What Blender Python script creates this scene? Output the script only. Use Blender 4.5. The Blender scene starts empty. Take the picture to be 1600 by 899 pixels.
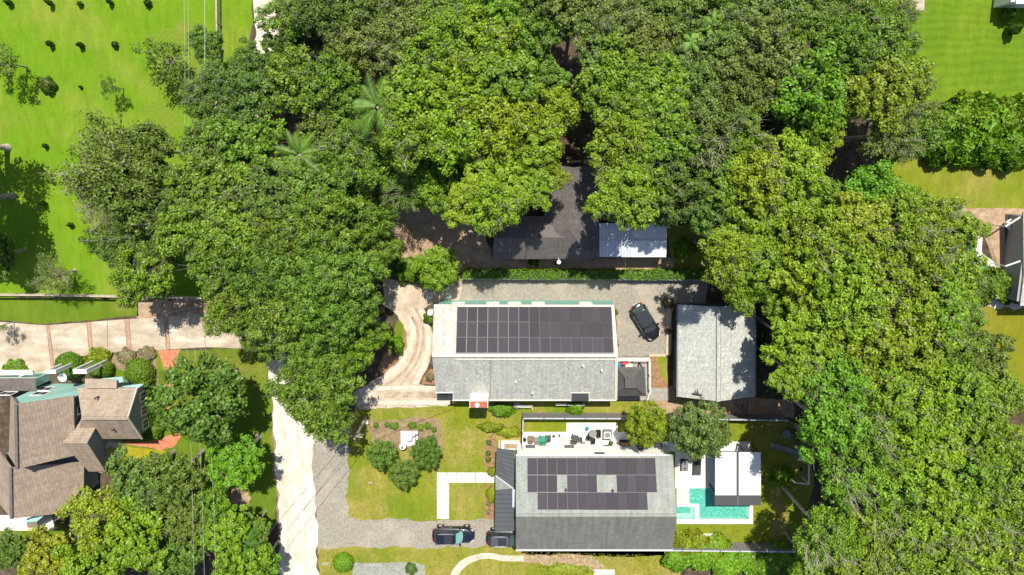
import bpy, bmesh, math, random
import numpy as np
from mathutils import Vector, Matrix
PI = math.pi
random.seed(7)
S = bpy.context.scene
C = S.collection

# ---------------------------------------------------------------- camera, sky, sun, exposure
H = 75.0                       # drone height above the ground (m)
TILT = math.radians(9.8)       # camera leans this much off straight down
F = 1067.0                     # focal length in photograph pixels (1600 wide)
cam_d = bpy.data.cameras.new("camera")
cam = bpy.data.objects.new("camera", cam_d); C.objects.link(cam)
cam.location = (0, 0, H); cam.rotation_euler = (-TILT, 0, 0)
cam_d.sensor_width = 36.0; cam_d.lens = 36.0 * F / 1600.0
cam_d.clip_end = 2000
S.camera = cam
SUN_EL = math.radians(60); SUN_AZ = math.atan2(0.13, 0.99)
w = bpy.data.worlds.new("World"); S.world = w; w.use_nodes = True
nt = w.node_tree; bg = nt.nodes["Background"]; bg.inputs[1].default_value = 0.09
sk = nt.nodes.new("ShaderNodeTexSky"); sk.sky_type = 'NISHITA'; sk.sun_disc = False
sk.sun_elevation = SUN_EL; sk.sun_rotation = SUN_AZ
nt.links.new(sk.outputs[0], bg.inputs[0])
sd = bpy.data.lights.new("sun", 'SUN'); sd.energy = 4.3; sd.angle = math.radians(0.5); sd.color = (1.0, 0.95, 0.84)
sun = bpy.data.objects.new("sun", sd); C.objects.link(sun)
sun.rotation_euler = Vector((-math.sin(SUN_AZ)*math.cos(SUN_EL), -math.cos(SUN_AZ)*math.cos(SUN_EL), -math.sin(SUN_EL))).to_track_quat('-Z', 'Y').to_euler()
S.view_settings.view_transform = 'Standard'; S.view_settings.look = 'None'
S.view_settings.exposure = 0.68; S.view_settings.gamma = 1.0
S.cycles.max_bounces = 6; S.cycles.diffuse_bounces = 3; S.cycles.transmission_bounces = 4

# ---------------------------------------------------------------- helpers
cT, sT = math.cos(TILT), math.sin(TILT)
def W(px, py, z=0.0):
    """ground plan position of a feature seen at photograph pixel (px,py) and standing at height z"""
    u, v = px - 800.0, 449.5 - py
    dy, dz = v*cT - F*sT, v*sT + F*cT
    t = (H - z) / dz
    return Vector((u*t, dy*t, z))
def PX(p):
    x, y, z = p[0], p[1], p[2] - H
    cy, cz = y*cT - z*sT, y*sT + z*cT
    return 800 + F*x/(-cz), 449.5 - F*cy/(-cz)

class MB:
    def __init__(s): s.v = []; s.f = []; s.m = []
    def add(s, vs, fs, mi=0):
        b = len(s.v); s.v += [tuple(p) for p in vs]
        for f in fs: s.f.append([b+i for i in f]); s.m.append(mi)
    def box(s, c, d, rz=0, mi=0, M=None):
        x, y, z = d[0]/2, d[1]/2, d[2]/2
        ca, sa = math.cos(rz), math.sin(rz)
        vs = []
        for a in ((-x,-y,-z),(x,-y,-z),(x,y,-z),(-x,y,-z),(-x,-y,z),(x,-y,z),(x,y,z),(-x,y,z)):
            p = Vector((a[0]*ca-a[1]*sa+c[0], a[0]*sa+a[1]*ca+c[1], a[2]+c[2]))
            vs.append(M @ p if M else p)
        s.add(vs, [(0,3,2,1),(4,5,6,7),(0,1,5,4),(1,2,6,5),(2,3,7,6),(3,0,4,7)], mi)
        return s
    def bar(s, p, q, wd, ht, mi=0):
        p, q = Vector(p), Vector(q); d = (q-p); 
        if d.length < 1e-6: return s
        d.normalize(); up = Vector((0,0,1))
        if abs(d.z) > .95: up = Vector((0,1,0))
        sx = d.cross(up).normalized()*wd/2; sy = sx.cross(d).normalized()*ht/2
        vs = [p-sx-sy, p+sx-sy, p+sx+sy, p-sx+sy, q-sx-sy, q+sx-sy, q+sx+sy, q-sx+sy]
        s.add(vs, [(0,3,2,1),(4,5,6,7),(0,1,5,4),(1,2,6,5),(2,3,7,6),(3,0,4,7)], mi); return s
    def tube(s, p, q, r0, r1, n=8, mi=0, cap=True):
        p, q = Vector(p), Vector(q); d = (q-p).normalized()
        up = Vector((0,0,1)) if abs(d.z) < .95 else Vector((1,0,0))
        a = d.cross(up).normalized(); b = a.cross(d)
        vs = []
        for (o, r) in ((p, r0), (q, r1)):
            for k in range(n):
                t = 2*PI*k/n; vs.append(o + a*(r*math.cos(t)) + b*(r*math.sin(t)))
        fs = [(k, (k+1) % n, n+(k+1) % n, n+k) for k in range(n)]
        if cap: fs += [tuple(range(n-1, -1, -1)), tuple(range(n, 2*n))]
        s.add(vs, fs, mi); return s
    def lathe(s, c, prof, n=16, mi=0, sx=1, sy=1):
        vs = []
        for (r, z) in prof:
            for k in range(n):
                t = 2*PI*k/n; vs.append((c[0]+sx*r*math.cos(t), c[1]+sy*r*math.sin(t), c[2]+z))
        fs = []
        for i in range(len(prof)-1):
            for k in range(n):
                fs.append((i*n+k, i*n+(k+1) % n, (i+1)*n+(k+1) % n, (i+1)*n+k))
        fs.append(tuple(range(n-1, -1, -1))); L = (len(prof)-1)*n
        fs.append(tuple(range(L, L+n)))
        s.add(vs, fs, mi); return s
    def prism(s, pts, t, mi=0, side=None):
        """pts: polygon seen from above (any winding), extruded down by t"""
        pts = [Vector(p) for p in pts]; n = len(pts)
        a = sum(pts[i].x*pts[(i+1) % n].y - pts[(i+1) % n].x*pts[i].y for i in range(n))
        if a < 0: pts.reverse()
        s.add(pts, [tuple(range(n))], mi)
        low = [p - Vector((0,0,t)) for p in pts]
        s.add(low, [tuple(range(n-1, -1, -1))], mi if side is None else side)
        vs = pts + low
        s.add(vs, [(i, n+i, n+(i+1) % n, (i+1) % n) for i in range(n)], mi if side is None else side)
        return s

def link(name, me, mats, parent=None, loc=(0,0,0)):
    for m in (mats if isinstance(mats, (list, tuple)) else [mats]): me.materials.append(m)
    o = bpy.data.objects.new(name, me); C.objects.link(o)
    o.location = loc
    if parent: o.parent = parent
    return o
def obj(name, mb, mats, parent=None, smooth=False, origin=None):
    """one mesh object; mb is in world coordinates; stored relative to its parent's place (or own base)"""
    v = np.array(mb.v, dtype=float)
    off = Vector((0,0,0)); loc = Vector((0,0,0)); q = parent
    while q: off += q.location; q = q.parent
    if parent is None:
        loc = Vector(((v[:,0].min()+v[:,0].max())/2, (v[:,1].min()+v[:,1].max())/2, v[:,2].min()))
        off = loc
    elif origin is not None:
        loc = Vector(origin) - off; off = Vector(origin)
    me = bpy.data.meshes.new(name)
    me.from_pydata([tuple(p) for p in (v - np.array(off))], [], mb.f)
    me.polygons.foreach_set("material_index", mb.m)
    if smooth: me.polygons.foreach_set("use_smooth", [True]*len(mb.f))
    me.update()
    return link(name, me, mats, parent, loc)
def thing(name, label, cat, loc, group=None):
    o = bpy.data.objects.new(name, None); C.objects.link(o); o.location = loc
    o.empty_display_size = .3
    return tag(o, label, cat, group)
def tag(o, label, cat, group=None):
    o["label"] = label; o["category"] = cat
    if group: o["group"] = group
    return o
def struct(name, mb, mats, parent=None):
    o = obj(name, mb, mats, parent)
    if not parent: o["kind"] = "structure"
    return o

# ---------------------------------------------------------------- materials
def new_mat(name):
    m = bpy.data.materials.new(name); m.use_nodes = True
    return m, m.node_tree, m.node_tree.nodes["Principled BSDF"]
def N(nt, t, **kw):
    n = nt.nodes.new(t)
    for k, v in kw.items(): setattr(n, k, v)
    return n
def setspec(b, v): b.inputs["Specular IOR Level"].default_value = v
def flat(name, col, rough=.6, spec=.3, metal=0):
    m, nt, b = new_mat(name)
    b.inputs["Base Color"].default_value = (*col, 1); b.inputs["Roughness"].default_value = rough
    b.inputs["Metallic"].default_value = metal; setspec(b, spec); return m
def noisy(name, stops, scale, rough=.85, bump=.0, bscale=None, spec=.15, fine=None, fine_amt=.25, coord='world', big=None, stretch=None):
    """colour ramp over several octaves of noise, plus fine grain that multiplies, plus large soft patches"""
    m, nt, b = new_mat(name); L = nt.links
    if coord == 'world':
        src = N(nt, "ShaderNodeNewGeometry").outputs["Position"]
    else:
        src = N(nt, "ShaderNodeTexCoord").outputs["Object"]
    if stretch:
        mp = N(nt, "ShaderNodeMapping"); mp.inputs["Scale"].default_value = stretch; L.new(src, mp.inputs[0]); src2 = mp.outputs[0]
    else: src2 = src
    n1 = N(nt, "ShaderNodeTexNoise"); n1.inputs["Scale"].default_value = scale; n1.inputs["Detail"].default_value = 8; n1.inputs["Roughness"].default_value = .62
    L.new(src2, n1.inputs["Vector"])
    r = N(nt, "ShaderNodeValToRGB"); cr = r.color_ramp
    while len(cr.elements) < len(stops): cr.elements.new(.5)
    for e, (p, c) in zip(cr.elements, stops): e.position = p; e.color = (*c, 1)
    L.new(n1.outputs[0], r.inputs[0]); out = r.outputs[0]
    if big:
        sc, c2, lo, hi = big
        nb = N(nt, "ShaderNodeTexNoise"); nb.inputs["Scale"].default_value = sc; nb.inputs["Detail"].default_value = 4
        L.new(src, nb.inputs["Vector"])
        rb = N(nt, "ShaderNodeMapRange"); rb.inputs[1].default_value = lo; rb.inputs[2].default_value = hi
        L.new(nb.outputs[0], rb.inputs[0])
        mx = N(nt, "ShaderNodeMix", data_type='RGBA'); L.new(rb.outputs[0], mx.inputs[0]); L.new(out, mx.inputs[6]); mx.inputs[7].default_value = (*c2, 1)
        out = mx.outputs[2]
    if fine:
        nf = N(nt, "ShaderNodeTexNoise"); nf.inputs["Scale"].default_value = fine; nf.inputs["Detail"].default_value = 3
        L.new(src, nf.inputs["Vector"])
        rf = N(nt, "ShaderNodeMapRange"); rf.inputs[1].default_value = .25; rf.inputs[2].default_value = .75
        rf.inputs[3].default_value = 1-fine_amt; rf.inputs[4].default_value = 1+fine_amt
        L.new(nf.outputs[0], rf.inputs[0])
        mm = N(nt, "ShaderNodeVectorMath", operation='SCALE'); L.new(out, mm.inputs[0]); L.new(rf.outputs[0], mm.inputs["Scale"]); out = mm.outputs[0]
    L.new(out, b.inputs["Base Color"]); b.inputs["Roughness"].default_value = rough; setspec(b, spec)
    if bump:
        nb2 = N(nt, "ShaderNodeTexNoise"); nb2.inputs["Scale"].default_value = bscale or scale*6; nb2.inputs["Detail"].default_value = 4
        L.new(src, nb2.inputs["Vector"])
        bp = N(nt, "ShaderNodeBump"); bp.inputs["Strength"].default_value = bump; bp.inputs["Distance"].default_value = .05
        L.new(nb2.outputs[0], bp.inputs["Height"]); L.new(bp.outputs[0], b.inputs["Normal"])
    return m

def shingle(name, ca, cb, course=.14, width=.33, axis='x', spots=None, rough=.9, streak=.09):
    """asphalt shingles: short tabs laid in courses, each a little different; axis = direction the courses run"""
    m, nt, b = new_mat(name); L = nt.links
    src = N(nt, "ShaderNodeNewGeometry").outputs["Position"]
    mp = N(nt, "ShaderNodeMapping"); L.new(src, mp.inputs[0])
    if axis == 'y': mp.inputs["Rotation"].default_value = (0, 0, PI/2)
    br = N(nt, "ShaderNodeTexBrick"); L.new(mp.outputs[0], br.inputs[0])
    br.inputs["Scale"].default_value = 1; br.inputs["Brick Width"].default_value = width; br.inputs["Row Height"].default_value = course
    br.inputs["Mortar Size"].default_value = .012; br.inputs["Mortar Smooth"].default_value = .4; br.inputs["Bias"].default_value = 0
    br.inputs["Color1"].default_value = (*ca, 1); br.inputs["Color2"].default_value = (*cb, 1)
    br.inputs["Mortar"].default_value = (ca[0]*.8, ca[1]*.8, ca[2]*.8, 1)
    n = N(nt, "ShaderNodeTexNoise"); n.inputs["Scale"].default_value = .9; n.inputs["Detail"].default_value = 7; n.inputs["Roughness"].default_value = .7
    L.new(src, n.inputs["Vector"])
    rg = N(nt, "ShaderNodeMapRange"); rg.inputs[1].default_value = .3; rg.inputs[2].default_value = .7; rg.inputs[3].default_value = .9; rg.inputs[4].default_value = 1.1
    L.new(n.outputs[0], rg.inputs[0])
    sc = N(nt, "ShaderNodeVectorMath", operation='SCALE'); L.new(br.outputs[0], sc.inputs[0]); L.new(rg.outputs[0], sc.inputs["Scale"])
    out = sc.outputs[0]
    ms = N(nt, "ShaderNodeMapping"); ms.inputs["Scale"].default_value = (2.6,.22,.22) if axis == 'x' else (.22,2.6,.22); L.new(src, ms.inputs[0])
    ns = N(nt, "ShaderNodeTexNoise"); ns.inputs["Scale"].default_value = 1.0; ns.inputs["Detail"].default_value = 5; L.new(ms.outputs[0], ns.inputs["Vector"])
    rs = N(nt, "ShaderNodeMapRange"); rs.inputs[1].default_value = .35; rs.inputs[2].default_value = .65; rs.inputs[3].default_value = 1-streak; rs.inputs[4].default_value = 1+streak; L.new(ns.outputs[0], rs.inputs[0])
    s2 = N(nt, "ShaderNodeVectorMath", operation='SCALE'); L.new(out, s2.inputs[0]); L.new(rs.outputs[0], s2.inputs["Scale"]); out = s2.outputs[0]
    if spots:
        vn = N(nt, "ShaderNodeTexNoise"); vn.inputs["Scale"].default_value = 4.6; vn.inputs["Detail"].default_value = 5; vn.inputs["Roughness"].default_value = .75; L.new(src, vn.inputs["Vector"])
        vr = N(nt, "ShaderNodeMapRange"); vr.inputs[1].default_value = .53; vr.inputs[2].default_value = .62; vr.inputs[4].default_value = .9; L.new(vn.outputs[0], vr.inputs[0])
        mx = N(nt, "ShaderNodeMix", data_type='RGBA'); L.new(vr.outputs[0], mx.inputs[0]); L.new(out, mx.inputs[6]); mx.inputs[7].default_value = (*spots, 1); out = mx.outputs[2]
    L.new(out, b.inputs["Base Color"]); b.inputs["Roughness"].default_value = rough; setspec(b, .2)
    bp = N(nt, "ShaderNodeBump"); bp.inputs["Strength"].default_value = .5; bp.inputs["Distance"].default_value = .02
    L.new(br.outputs[1], bp.inputs["Height"]); bp.invert = True; L.new(bp.outputs[0], b.inputs["Normal"])
    return m

def leaf_mat(name, rough=.5, trans=.14, spread=.38):
    """leaf colour comes from the object's own colour; each leaf varies a little"""
    m, nt, b = new_mat(name); L = nt.links
    oi = N(nt, "ShaderNodeObjectInfo"); g = N(nt, "ShaderNodeNewGeometry")
    mr = N(nt, "ShaderNodeMapRange"); mr.inputs[3].default_value = 1-spread; mr.inputs[4].default_value = 1+spread
    L.new(g.outputs["Random Per Island"], mr.inputs[0])
    sc = N(nt, "ShaderNodeVectorMath", operation='SCALE'); L.new(oi.outputs["Color"], sc.inputs[0]); L.new(mr.outputs[0], sc.inputs["Scale"])
    # patches of yellower leaves through the crown
    tc = N(nt, "ShaderNodeTexCoord"); nz = N(nt, "ShaderNodeTexNoise"); nz.inputs["Scale"].default_value = .55; nz.inputs["Detail"].default_value = 3
    L.new(g.outputs["Position"], nz.inputs["Vector"])
    r2 = N(nt, "ShaderNodeMapRange"); r2.inputs[1].default_value = .42; r2.inputs[2].default_value = .7; r2.inputs[3].default_value = 0; r2.inputs[4].default_value = .55
    L.new(nz.outputs[0], r2.inputs[0])
    tint = N(nt, "ShaderNodeVectorMath", operation='MULTIPLY'); L.new(sc.outputs[0], tint.inputs[0]); tint.inputs[1].default_value = (1.2, 1.12, .8)
    mx = N(nt, "ShaderNodeMix", data_type='RGBA'); L.new(r2.outputs[0], mx.inputs[0]); L.new(sc.outputs[0], mx.inputs[6]); L.new(tint.outputs[0], mx.inputs[7])
    L.new(mx.outputs[2], b.inputs["Base Color"]); b.inputs["Roughness"].default_value = rough; setspec(b, .35)
    tr = N(nt, "ShaderNodeBsdfTranslucent"); ms = N(nt, "ShaderNodeMixShader"); ms.inputs[0].default_value = trans
    t2 = N(nt, "ShaderNodeVectorMath", operation='MULTIPLY'); L.new(mx.outputs[2], t2.inputs[0]); t2.inputs[1].default_value = (1.3, 1.5, .6)
    L.new(t2.outputs[0], tr.inputs[0])
    L.new(b.outputs[0], ms.inputs[1]); L.new(tr.outputs[0], ms.inputs[2])
    L.new(ms.outputs[0], nt.nodes["Material Output"].inputs[0])
    return m

def lawn_mat(name, base, dry, lush, dry_lo=.5, dry_hi=.75, mow=None):
    m, nt, b = new_mat(name); L = nt.links
    src = N(nt, "ShaderNodeNewGeometry").outputs["Position"]
    def noise(sc, det=5, ro=.6, st=None):
        n = N(nt, "ShaderNodeTexNoise"); n.inputs["Scale"].default_value = sc; n.inputs["Detail"].default_value = det; n.inputs["Roughness"].default_value = ro
        if st:
            mp = N(nt, "ShaderNodeMapping"); mp.inputs["Scale"].default_value = st; L.new(src, mp.inputs[0]); L.new(mp.outputs[0], n.inputs["Vector"])
        else: L.new(src, n.inputs["Vector"])
        return n.outputs[0]
    def mr(x, a, bb, c, d):
        n = N(nt, "ShaderNodeMapRange"); L.new(x, n.inputs[0])
        for i, v in zip((1,2,3,4), (a,bb,c,d)): n.inputs[i].default_value = v
        return n.outputs[0]
    def mix(f, a, bcol):
        n = N(nt, "ShaderNodeMix", data_type='RGBA'); L.new(f, n.inputs[0])
        if isinstance(a, tuple): n.inputs[6].default_value = (*a, 1)
        else: L.new(a, n.inputs[6])
        if isinstance(bcol, tuple): n.inputs[7].default_value = (*bcol, 1)
        else: L.new(bcol, n.inputs[7])
        return n.outputs[2]
    c = mix(mr(noise(.16, 6, .65), .35, .65, 0, 1), base, lush)
    c = mix(mr(noise(.11, 7, .7), dry_lo, dry_hi, 0, .85), c, dry)
    sc = N(nt, "ShaderNodeVectorMath", operation='SCALE'); L.new(c, sc.inputs[0]); L.new(mr(noise(5.5, 5, .75),   .25, .75, .84, 1.16), sc.inputs["Scale"]); c = sc.outputs[0]
    s2 = N(nt, "ShaderNodeVectorMath", operation='SCALE'); L.new(c, s2.inputs[0]); L.new(mr(noise(1.2, 4, .7, (1, .3, 1)), .3, .7, .86, 1.14), s2.inputs["Scale"]); c = s2.outputs[0]
    if mow:
        wv = N(nt, "ShaderNodeTexWave"); wv.wave_type = mow; wv.inputs["Scale"].default_value = .35; wv.inputs["Distortion"].default_value = 9; wv.inputs["Detail"].default_value = 2; wv.inputs["Detail Scale"].default_value = .4
        if mow == 'BANDS': wv.bands_direction = 'Y'
        L.new(src, wv.inputs["Vector"])
        s3 = N(nt, "ShaderNodeVectorMath", operation='SCALE'); L.new(c, s3.inputs[0]); L.new(mr(wv.outputs[1], 0, 1, .94, 1.07), s3.inputs["Scale"]); c = s3.outputs[0]
    L.new(c, b.inputs["Base Color"]); b.inputs["Roughness"].default_value = .9; setspec(b, .1)
    bp = N(nt, "ShaderNodeBump"); bp.inputs["Strength"].default_value = .6; bp.inputs["Distance"].default_value = .08
    L.new(noise(9, 4, .8), bp.inputs["Height"]); L.new(bp.outputs[0], b.inputs["Normal"])
    return m

M = {}
M['litter'] = noisy('leaf_litter', [(.3,(.04,.032,.02)),(.5,(.08,.06,.038)),(.7,(.14,.11,.075))], 1.1, fine=7, fine_amt=.35, bump=.6)
M['field'] = lawn_mat('lush_field_grass', (.145,.245,.011), (.24,.24,.045), (.108,.22,.009), .48, .74)
M['lawn'] = lawn_mat('front_lawn_grass', (.205,.22,.018), (.35,.255,.085), (.135,.19,.013), .44, .64)
M['lawn_green'] = lawn_mat('green_lawn_grass', (.125,.18,.014), (.25,.21,.05), (.09,.155,.011), .49, .74)
M['mown'] = lawn_mat('mown_field_grass', (.125,.205,.010), (.20,.22,.025), (.10,.185,.010), .52, .8, mow='BANDS')
M['lawn_back'] = lawn_mat('olive_lawn_grass', (.19,.21,.016), (.32,.24,.075), (.14,.19,.012), .47, .68)
M['sand'] = noisy('white_sand', [(.3,(.50,.43,.33)),(.5,(.62,.56,.47)),(.7,(.74,.70,.62))], .9, fine=5, fine_amt=.2, bump=.3, big=(.25,(.44,.36,.27),.5,.8), stretch=(1.6,.35,1))
M['gravel'] = noisy('grey_gravel', [(.3,(.22,.195,.155)),(.5,(.275,.25,.205)),(.68,(.34,.315,.26))], 3.2, fine=11, fine_amt=.33, bump=.6, bscale=16, big=(.22,(.42,.36,.27),.5,.75))
M['concrete'] = noisy('driveway_concrete', [(.3,(.29,.225,.16)),(.5,(.42,.345,.26)),(.7,(.58,.52,.43))], .55, fine=4, fine_amt=.1, bump=.1, stretch=(.5,1.3,1))
M['cream'] = noisy('cream_drive', [(.3,(.36,.275,.195)),(.5,(.47,.38,.285)),(.7,(.58,.50,.40))], .7, fine=5, fine_amt=.1, bump=.15)
M['creamlite'] = noisy('pale_worn_drive', [(.3,(.45,.36,.26)),(.6,(.62,.55,.45))], .9, fine=5, fine_amt=.1)
M['tyre'] = noisy('tyre_worn_drive', [(.32,(.27,.195,.13)),(.5,(.37,.285,.20)),(.68,(.48,.40,.30))], 1.2, fine=5, fine_amt=.12)
M['white_paver'] = noisy('white_paver', [(.3,(.66,.62,.56)),(.7,(.76,.73,.68))], 1.5, fine=6, fine_amt=.05)
M['brickpath'] = noisy('red_brick_paving', [(.3,(.38,.13,.07)),(.55,(.52,.20,.11)),(.75,(.60,.29,.18))], 2.2, fine=8, fine_amt=.25, bump=.3)
M['brickstrip'] = noisy('brown_brick', [(.3,(.30,.18,.12)),(.7,(.46,.30,.21))], 3, fine=9, fine_amt=.25)
M['mulch'] = noisy('reddish_mulch', [(.3,(.18,.095,.05)),(.5,(.28,.155,.085)),(.7,(.36,.23,.14))], 2.2, fine=9, fine_amt=.35, bump=.6)
M['dirt'] = noisy('brown_dirt', [(.3,(.18,.125,.07)),(.5,(.25,.18,.11)),(.7,(.32,.25,.16))], 1.3, fine=8, fine_amt=.25, bump=.4)
M['tandirt'] = noisy('tan_dirt', [(.3,(.26,.165,.10)),(.5,(.36,.25,.165)),(.7,(.46,.34,.24))], 1.3, fine=8, fine_amt=.25, bump=.4)
M['timber'] = noisy('tan_timber', [(.3,(.46,.35,.22)),(.7,(.60,.49,.34))], 3, fine=9, fine_amt=.15)
M['deckwood'] = noisy('weathered_grey_deck', [(.3,(.27,.245,.21)),(.7,(.40,.37,.32))], 3, fine=9, fine_amt=.15)
M['slab'] = noisy('blue_grey_slab', [(.3,(.25,.26,.245)),(.7,(.32,.32,.30))], 1.0, fine=6, fine_amt=.1)
M['grey_roof'] = shingle('pale_grey_shingle', (.345,.345,.31), (.43,.425,.385), .16, .34, 'x', spots=(.62,.60,.54))
M['grey_roof_v'] = shingle('pale_grey_shingle_barn', (.345,.35,.32), (.43,.43,.395), .16, .34, 'y', spots=(.60,.59,.54))
M['white_roof'] = shingle('worn_white_shingle', (.42,.41,.36), (.53,.51,.46), .16, .34, 'x', spots=(.30,.30,.27))
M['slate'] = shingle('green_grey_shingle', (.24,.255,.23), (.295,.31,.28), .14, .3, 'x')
M['slate_shaded'] = shingle('shaded_streaked_shingle', (.155,.152,.14), (.205,.198,.182), .14, .3, 'x', streak=.12)  # slope turned from the sun: its shade painted darker, plus weather streaks
M['taupe'] = shingle('taupe_shingle', (.285,.222,.165), (.355,.285,.22), .2, .4, 'y')
M['taupe_h'] = shingle('taupe_shingle_wing', (.285,.222,.165), (.355,.285,.22), .2, .4, 'x')
M['brown_roof'] = shingle('brown_shingle', (.120,.105,.097), (.158,.138,.128), .16, .33, 'y')
M['porch_metal'] = flat('slate_grey_metal', (.095,.105,.11), .4, .4, .1)
M['galv_and_shade'] = noisy('pale_blue_metal_and_shade', [(.3,(.40,.43,.47)),(.7,(.52,.55,.58))], 1.2, .45, spec=.5)  # pale metal; on the carport's left half it is painted-in tree shade
M['white_metal'] = noisy('white_metal', [(.3,(.70,.70,.70)),(.7,(.80,.80,.79))], 1.2, .45, spec=.5)
M['white'] = flat('white_paint', (.78,.77,.73), .5)
M['offwhite'] = flat('cream_trim', (.62,.59,.50), .6)
M['charcoal'] = noisy('charcoal_shingle', [(.3,(.075,.072,.07)),(.7,(.11,.105,.10))], 3, fine=8, fine_amt=.2)
M['black'] = flat('black_paint', (.018,.018,.02), .5)
M['darkgrey'] = flat('dark_grey', (.07,.07,.075), .5)
M['grey'] = flat('mid_grey', (.20,.20,.20), .6)
M['teal_wall'] = noisy('turquoise_siding', [(.3,(.26,.47,.43)),(.7,(.33,.54,.49))], 2, .6)
M['blue_wall'] = noisy('grey_blue_siding', [(.3,(.16,.21,.24)),(.7,(.20,.26,.29))], 2, .6)
M['teal_trim'] = flat('green_teal_wall', (.20,.42,.36), .6)
M['brown_wall'] = flat('brown_wall', (.19,.14,.10), .8)
M['grey_wall'] = flat('grey_wall', (.30,.30,.29), .7)
M['white_wall'] = flat('white_siding', (.80,.78,.73), .6)
M['glass'] = flat('dark_window_glass', (.03,.035,.04), .35, .3)
M['fence'] = noisy('grey_fence_board', [(.3,(.15,.145,.135)),(.7,(.225,.215,.205))], 4, fine=9, fine_amt=.2)
M['fence_wood'] = noisy('weathered_rail', [(.3,(.33,.27,.19)),(.7,(.48,.41,.30))], 4, fine=9, fine_amt=.2)
M['bark'] = noisy('grey_bark', [(.3,(.14,.115,.09)),(.7,(.42,.37,.31))], 5, fine=12, fine_amt=.25, coord='obj')
M['dead'] = noisy('bleached_branch', [(.3,(.34,.28,.22)),(.7,(.54,.47,.40))], 5, coord='obj')
M['red_brick'] = noisy('chimney_brick', [(.3,(.30,.09,.05)),(.7,(.42,.15,.09))], 5, fine=11, fine_amt=.25)
M['redroof'] = noisy('rusty_red_roof', [(.3,(.34,.12,.07)),(.7,(.48,.22,.14))], 4, fine=9, fine_amt=.25)
M['leaf'] = leaf_mat('leaf')
M['hedge_leaf'] = leaf_mat('hedge_leaf', trans=.15, spread=.35)
def water_mat(name, col):
    m, nt, b = new_mat(name); L = nt.links
    b.inputs["Base Color"].default_value = (*col, 1); b.inputs["Roughness"].default_value = .08; b.inputs["IOR"].default_value = 1.33
    src = N(nt, "ShaderNodeNewGeometry").outputs["Position"]
    v = N(nt, "ShaderNodeTexVoronoi", feature='SMOOTH_F1'); v.inputs["Scale"].default_value = 2.2; L.new(src, v.inputs["Vector"])
    n = N(nt, "ShaderNodeTexNoise"); n.inputs["Scale"].default_value = 3.5; n.inputs["Detail"].default_value = 4; L.new(src, n.inputs["Vector"])
    r = N(nt, "ShaderNodeMapRange"); r.inputs[1].default_value = .3; r.inputs[2].default_value = .7; r.inputs[3].default_value = .75; r.inputs[4].default_value = 1.35; L.new(n.outputs[0], r.inputs[0])
    s = N(nt, "ShaderNodeVectorMath", operation='SCALE'); s.inputs[0].default_value = col; L.new(r.outputs[0], s.inputs["Scale"]); L.new(s.outputs[0], b.inputs["Base Color"])
    bp = N(nt, "ShaderNodeBump"); bp.inputs["Strength"].default_value = .25; bp.inputs["Distance"].default_value = .05; L.new(n.outputs[0], bp.inputs["Height"]); L.new(bp.outputs[0], b.inputs["Normal"])
    return m
M['water'] = water_mat('pool_water', (.085,.37,.285))
M['spa_water'] = water_mat('spa_water', (.27,.50,.41))
M['pond_water'] = water_mat('lagoon_water', (.10,.28,.22))
M['shelf_water'] = water_mat('shallow_water', (.50,.53,.45))
def panel_mat():
    m, nt, b = new_mat('solar_cell'); L = nt.links
    oi = N(nt, "ShaderNodeObjectInfo"); src = N(nt, "ShaderNodeTexCoord").outputs["Object"]
    br = N(nt, "ShaderNodeTexBrick"); L.new(src, br.inputs[0]); br.offset = 0
    br.inputs["Scale"].default_value = 1; br.inputs["Brick Width"].default_value = .16; br.inputs["Row Height"].default_value = .16; br.inputs["Mortar Size"].default_value = .006
    br.inputs["Color1"].default_value = (.043,.039,.047,1); br.inputs["Color2"].default_value = (.049,.044,.054,1); br.inputs["Mortar"].default_value = (.075,.064,.077,1)
    mr = N(nt, "ShaderNodeMapRange"); mr.inputs[3].default_value = .85; mr.inputs[4].default_value = 1.15; L.new(oi.outputs["Random"], mr.inputs[0])
    s = N(nt, "ShaderNodeVectorMath", operation='SCALE'); L.new(br.outputs[0], s.inputs[0]); L.new(mr.outputs[0], s.inputs["Scale"]); L.new(s.outputs[0], b.inputs["Base Color"])
    b.inputs["Roughness"].default_value = .62; setspec(b, .12); return m
M['panel'] = panel_mat()
M['panel_frame'] = flat('panel_frame', (.17,.16,.17), .7, .15)
M['panel_frame_dark'] = flat('panel_frame_dark', (.075,.07,.078), .7, .15)

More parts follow.
